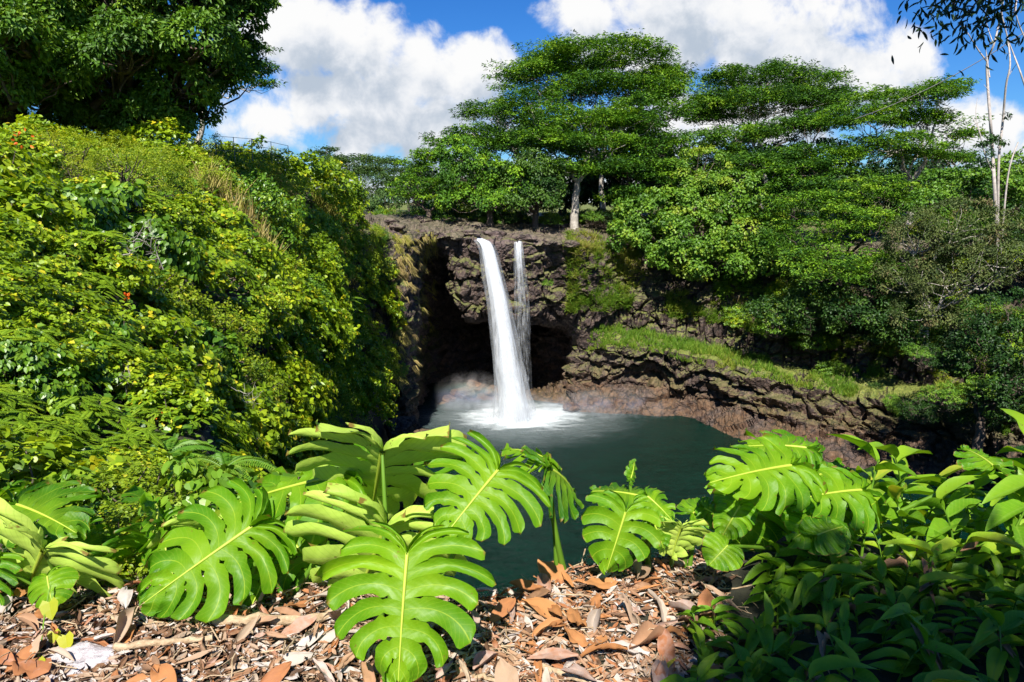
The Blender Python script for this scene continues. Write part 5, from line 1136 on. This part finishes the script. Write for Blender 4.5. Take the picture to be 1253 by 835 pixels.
# long climbing sprig at left
root = empty('climbing_sprig', GZ(55,2.3)); tag(root, 'thin yellow-green vine sprig trailing over the dead leaves at left', 'vine'); loc = np.array(root.location)
q = np.array([P(62,715,2.3),P(55,750,2.22),P(50,790,2.12),P(43,815,2.04)]); g = Geo(); V, Q = tube(cs(np.linspace(0,3,12), np.arange(4), q)-loc, .0025, 5); g.add(V, Q, .8); g.obj('stem', M['pet'], root, True)
for (x_, y_, Y_, l) in [(66,772,2.16,.05),(80,776,2.15,.06),(47,806,2.05,.05),(60,735,2.24,.07)]:
    g = Geo(); leafset(g, P(x_,y_,Y_)-loc, [[.2,-.3,-.5]], [[0,-.6,.7]], l, l*.9, T_HE, .8); g.obj('leaf', M['yel'], root)
# ------------------------------------------------------------------ the tree over the viewpoint: shades the lower right, dips a branch into the top right corner
root = empty('shade_tree', (3.6,-2.6,27.4)); tag(root, 'overhanging tree with narrow dark leaves dipping into the top right corner', 'tree'); loc = np.array(root.location)
r = np.random.default_rng(101); wood = Geo(); g = Geo()
fork = np.array([3.5,-2.4,31.5]); V, Q = tube(crooked(loc-[0,0,.5], fork, 8, .04, r)-loc, np.linspace(.28,.18,8), 10); wood.add(V, Q)
cl = []
for i in range(150):
    px = r.uniform(950, 1420); py = r.uniform(690, 940); T = PZ(px, py, 27.75)
    if T[1] > 2.42 or r.uniform() < .62: continue
    c = T + S*r.uniform(4.6,6.6)/S[2]
    cl.append(c)
cl = np.array(cl)
for c in cl[::6]:
    V, Q = tube(crooked(fork, c, 7, .1, r)-loc, np.linspace(.07,.012,7), 5); wood.add(V, Q)
ball_clump(g, cl-loc, rdir(r, len(cl)), np.full(len(cl), .34), 42, .15, .05, r, np.full(len(cl), .5), T_OV)
hub = P(1235,-60,4.6); V, Q = tube(crooked(fork, hub, 9, .08, r)-loc, np.linspace(.12,.03,9), 6); wood.add(V, Q)
hang = []
for (px, py) in [(1135,25),(1150,8),(1165,30),(1180,12),(1195,32),(1205,10),(1215,40),(1228,22),(1140,38),(1160,-8),(1190,-10),(1220,-5),(1240,35),(1248,10),(1125,10),(1250,-10),(1172,44),(1200,50),(1233,52)]:
    c = P(px, py-14, 4.6+r.uniform(-.3,.3)); hang.append(c); V, Q = tube(crooked(hub, c, 5, .12, r)-loc, np.linspace(.014,.003,5), 4); wood.add(V, Q)
hang = np.array(hang); k = 26; pos = np.repeat(hang, k, 0)+r.normal(0,.075,(len(hang)*k,3)); leafset(g, pos-loc, r.normal(0,.5,(len(pos),3))+[0,0,-.75], rdir(r, len(pos)), r.uniform(.045,.08,len(pos)), .018, T_OV, r.uniform(0,1,len(pos)))
# boughs above that keep this corner in shade
cc = hub + S*r.uniform(1.2,2.6,(26,1)) + r.normal(0,.55,(26,3))*[1.2,.6,.5]; cc = cc[toPix(cc)[1] < -60]
ball_clump(g, cc-loc, rdir(r, len(cc)), np.full(len(cc), .4), 70, .15, .05, r, np.full(len(cc), .5), T_OV)
for c in cc[::3]: V, Q = tube(crooked(fork, c, 6, .1, r)-loc, np.linspace(.05,.01,6), 5); wood.add(V, Q)
wood.obj('trunk', M['bdark'], root, True); g.obj('crown', M['euc'], root)
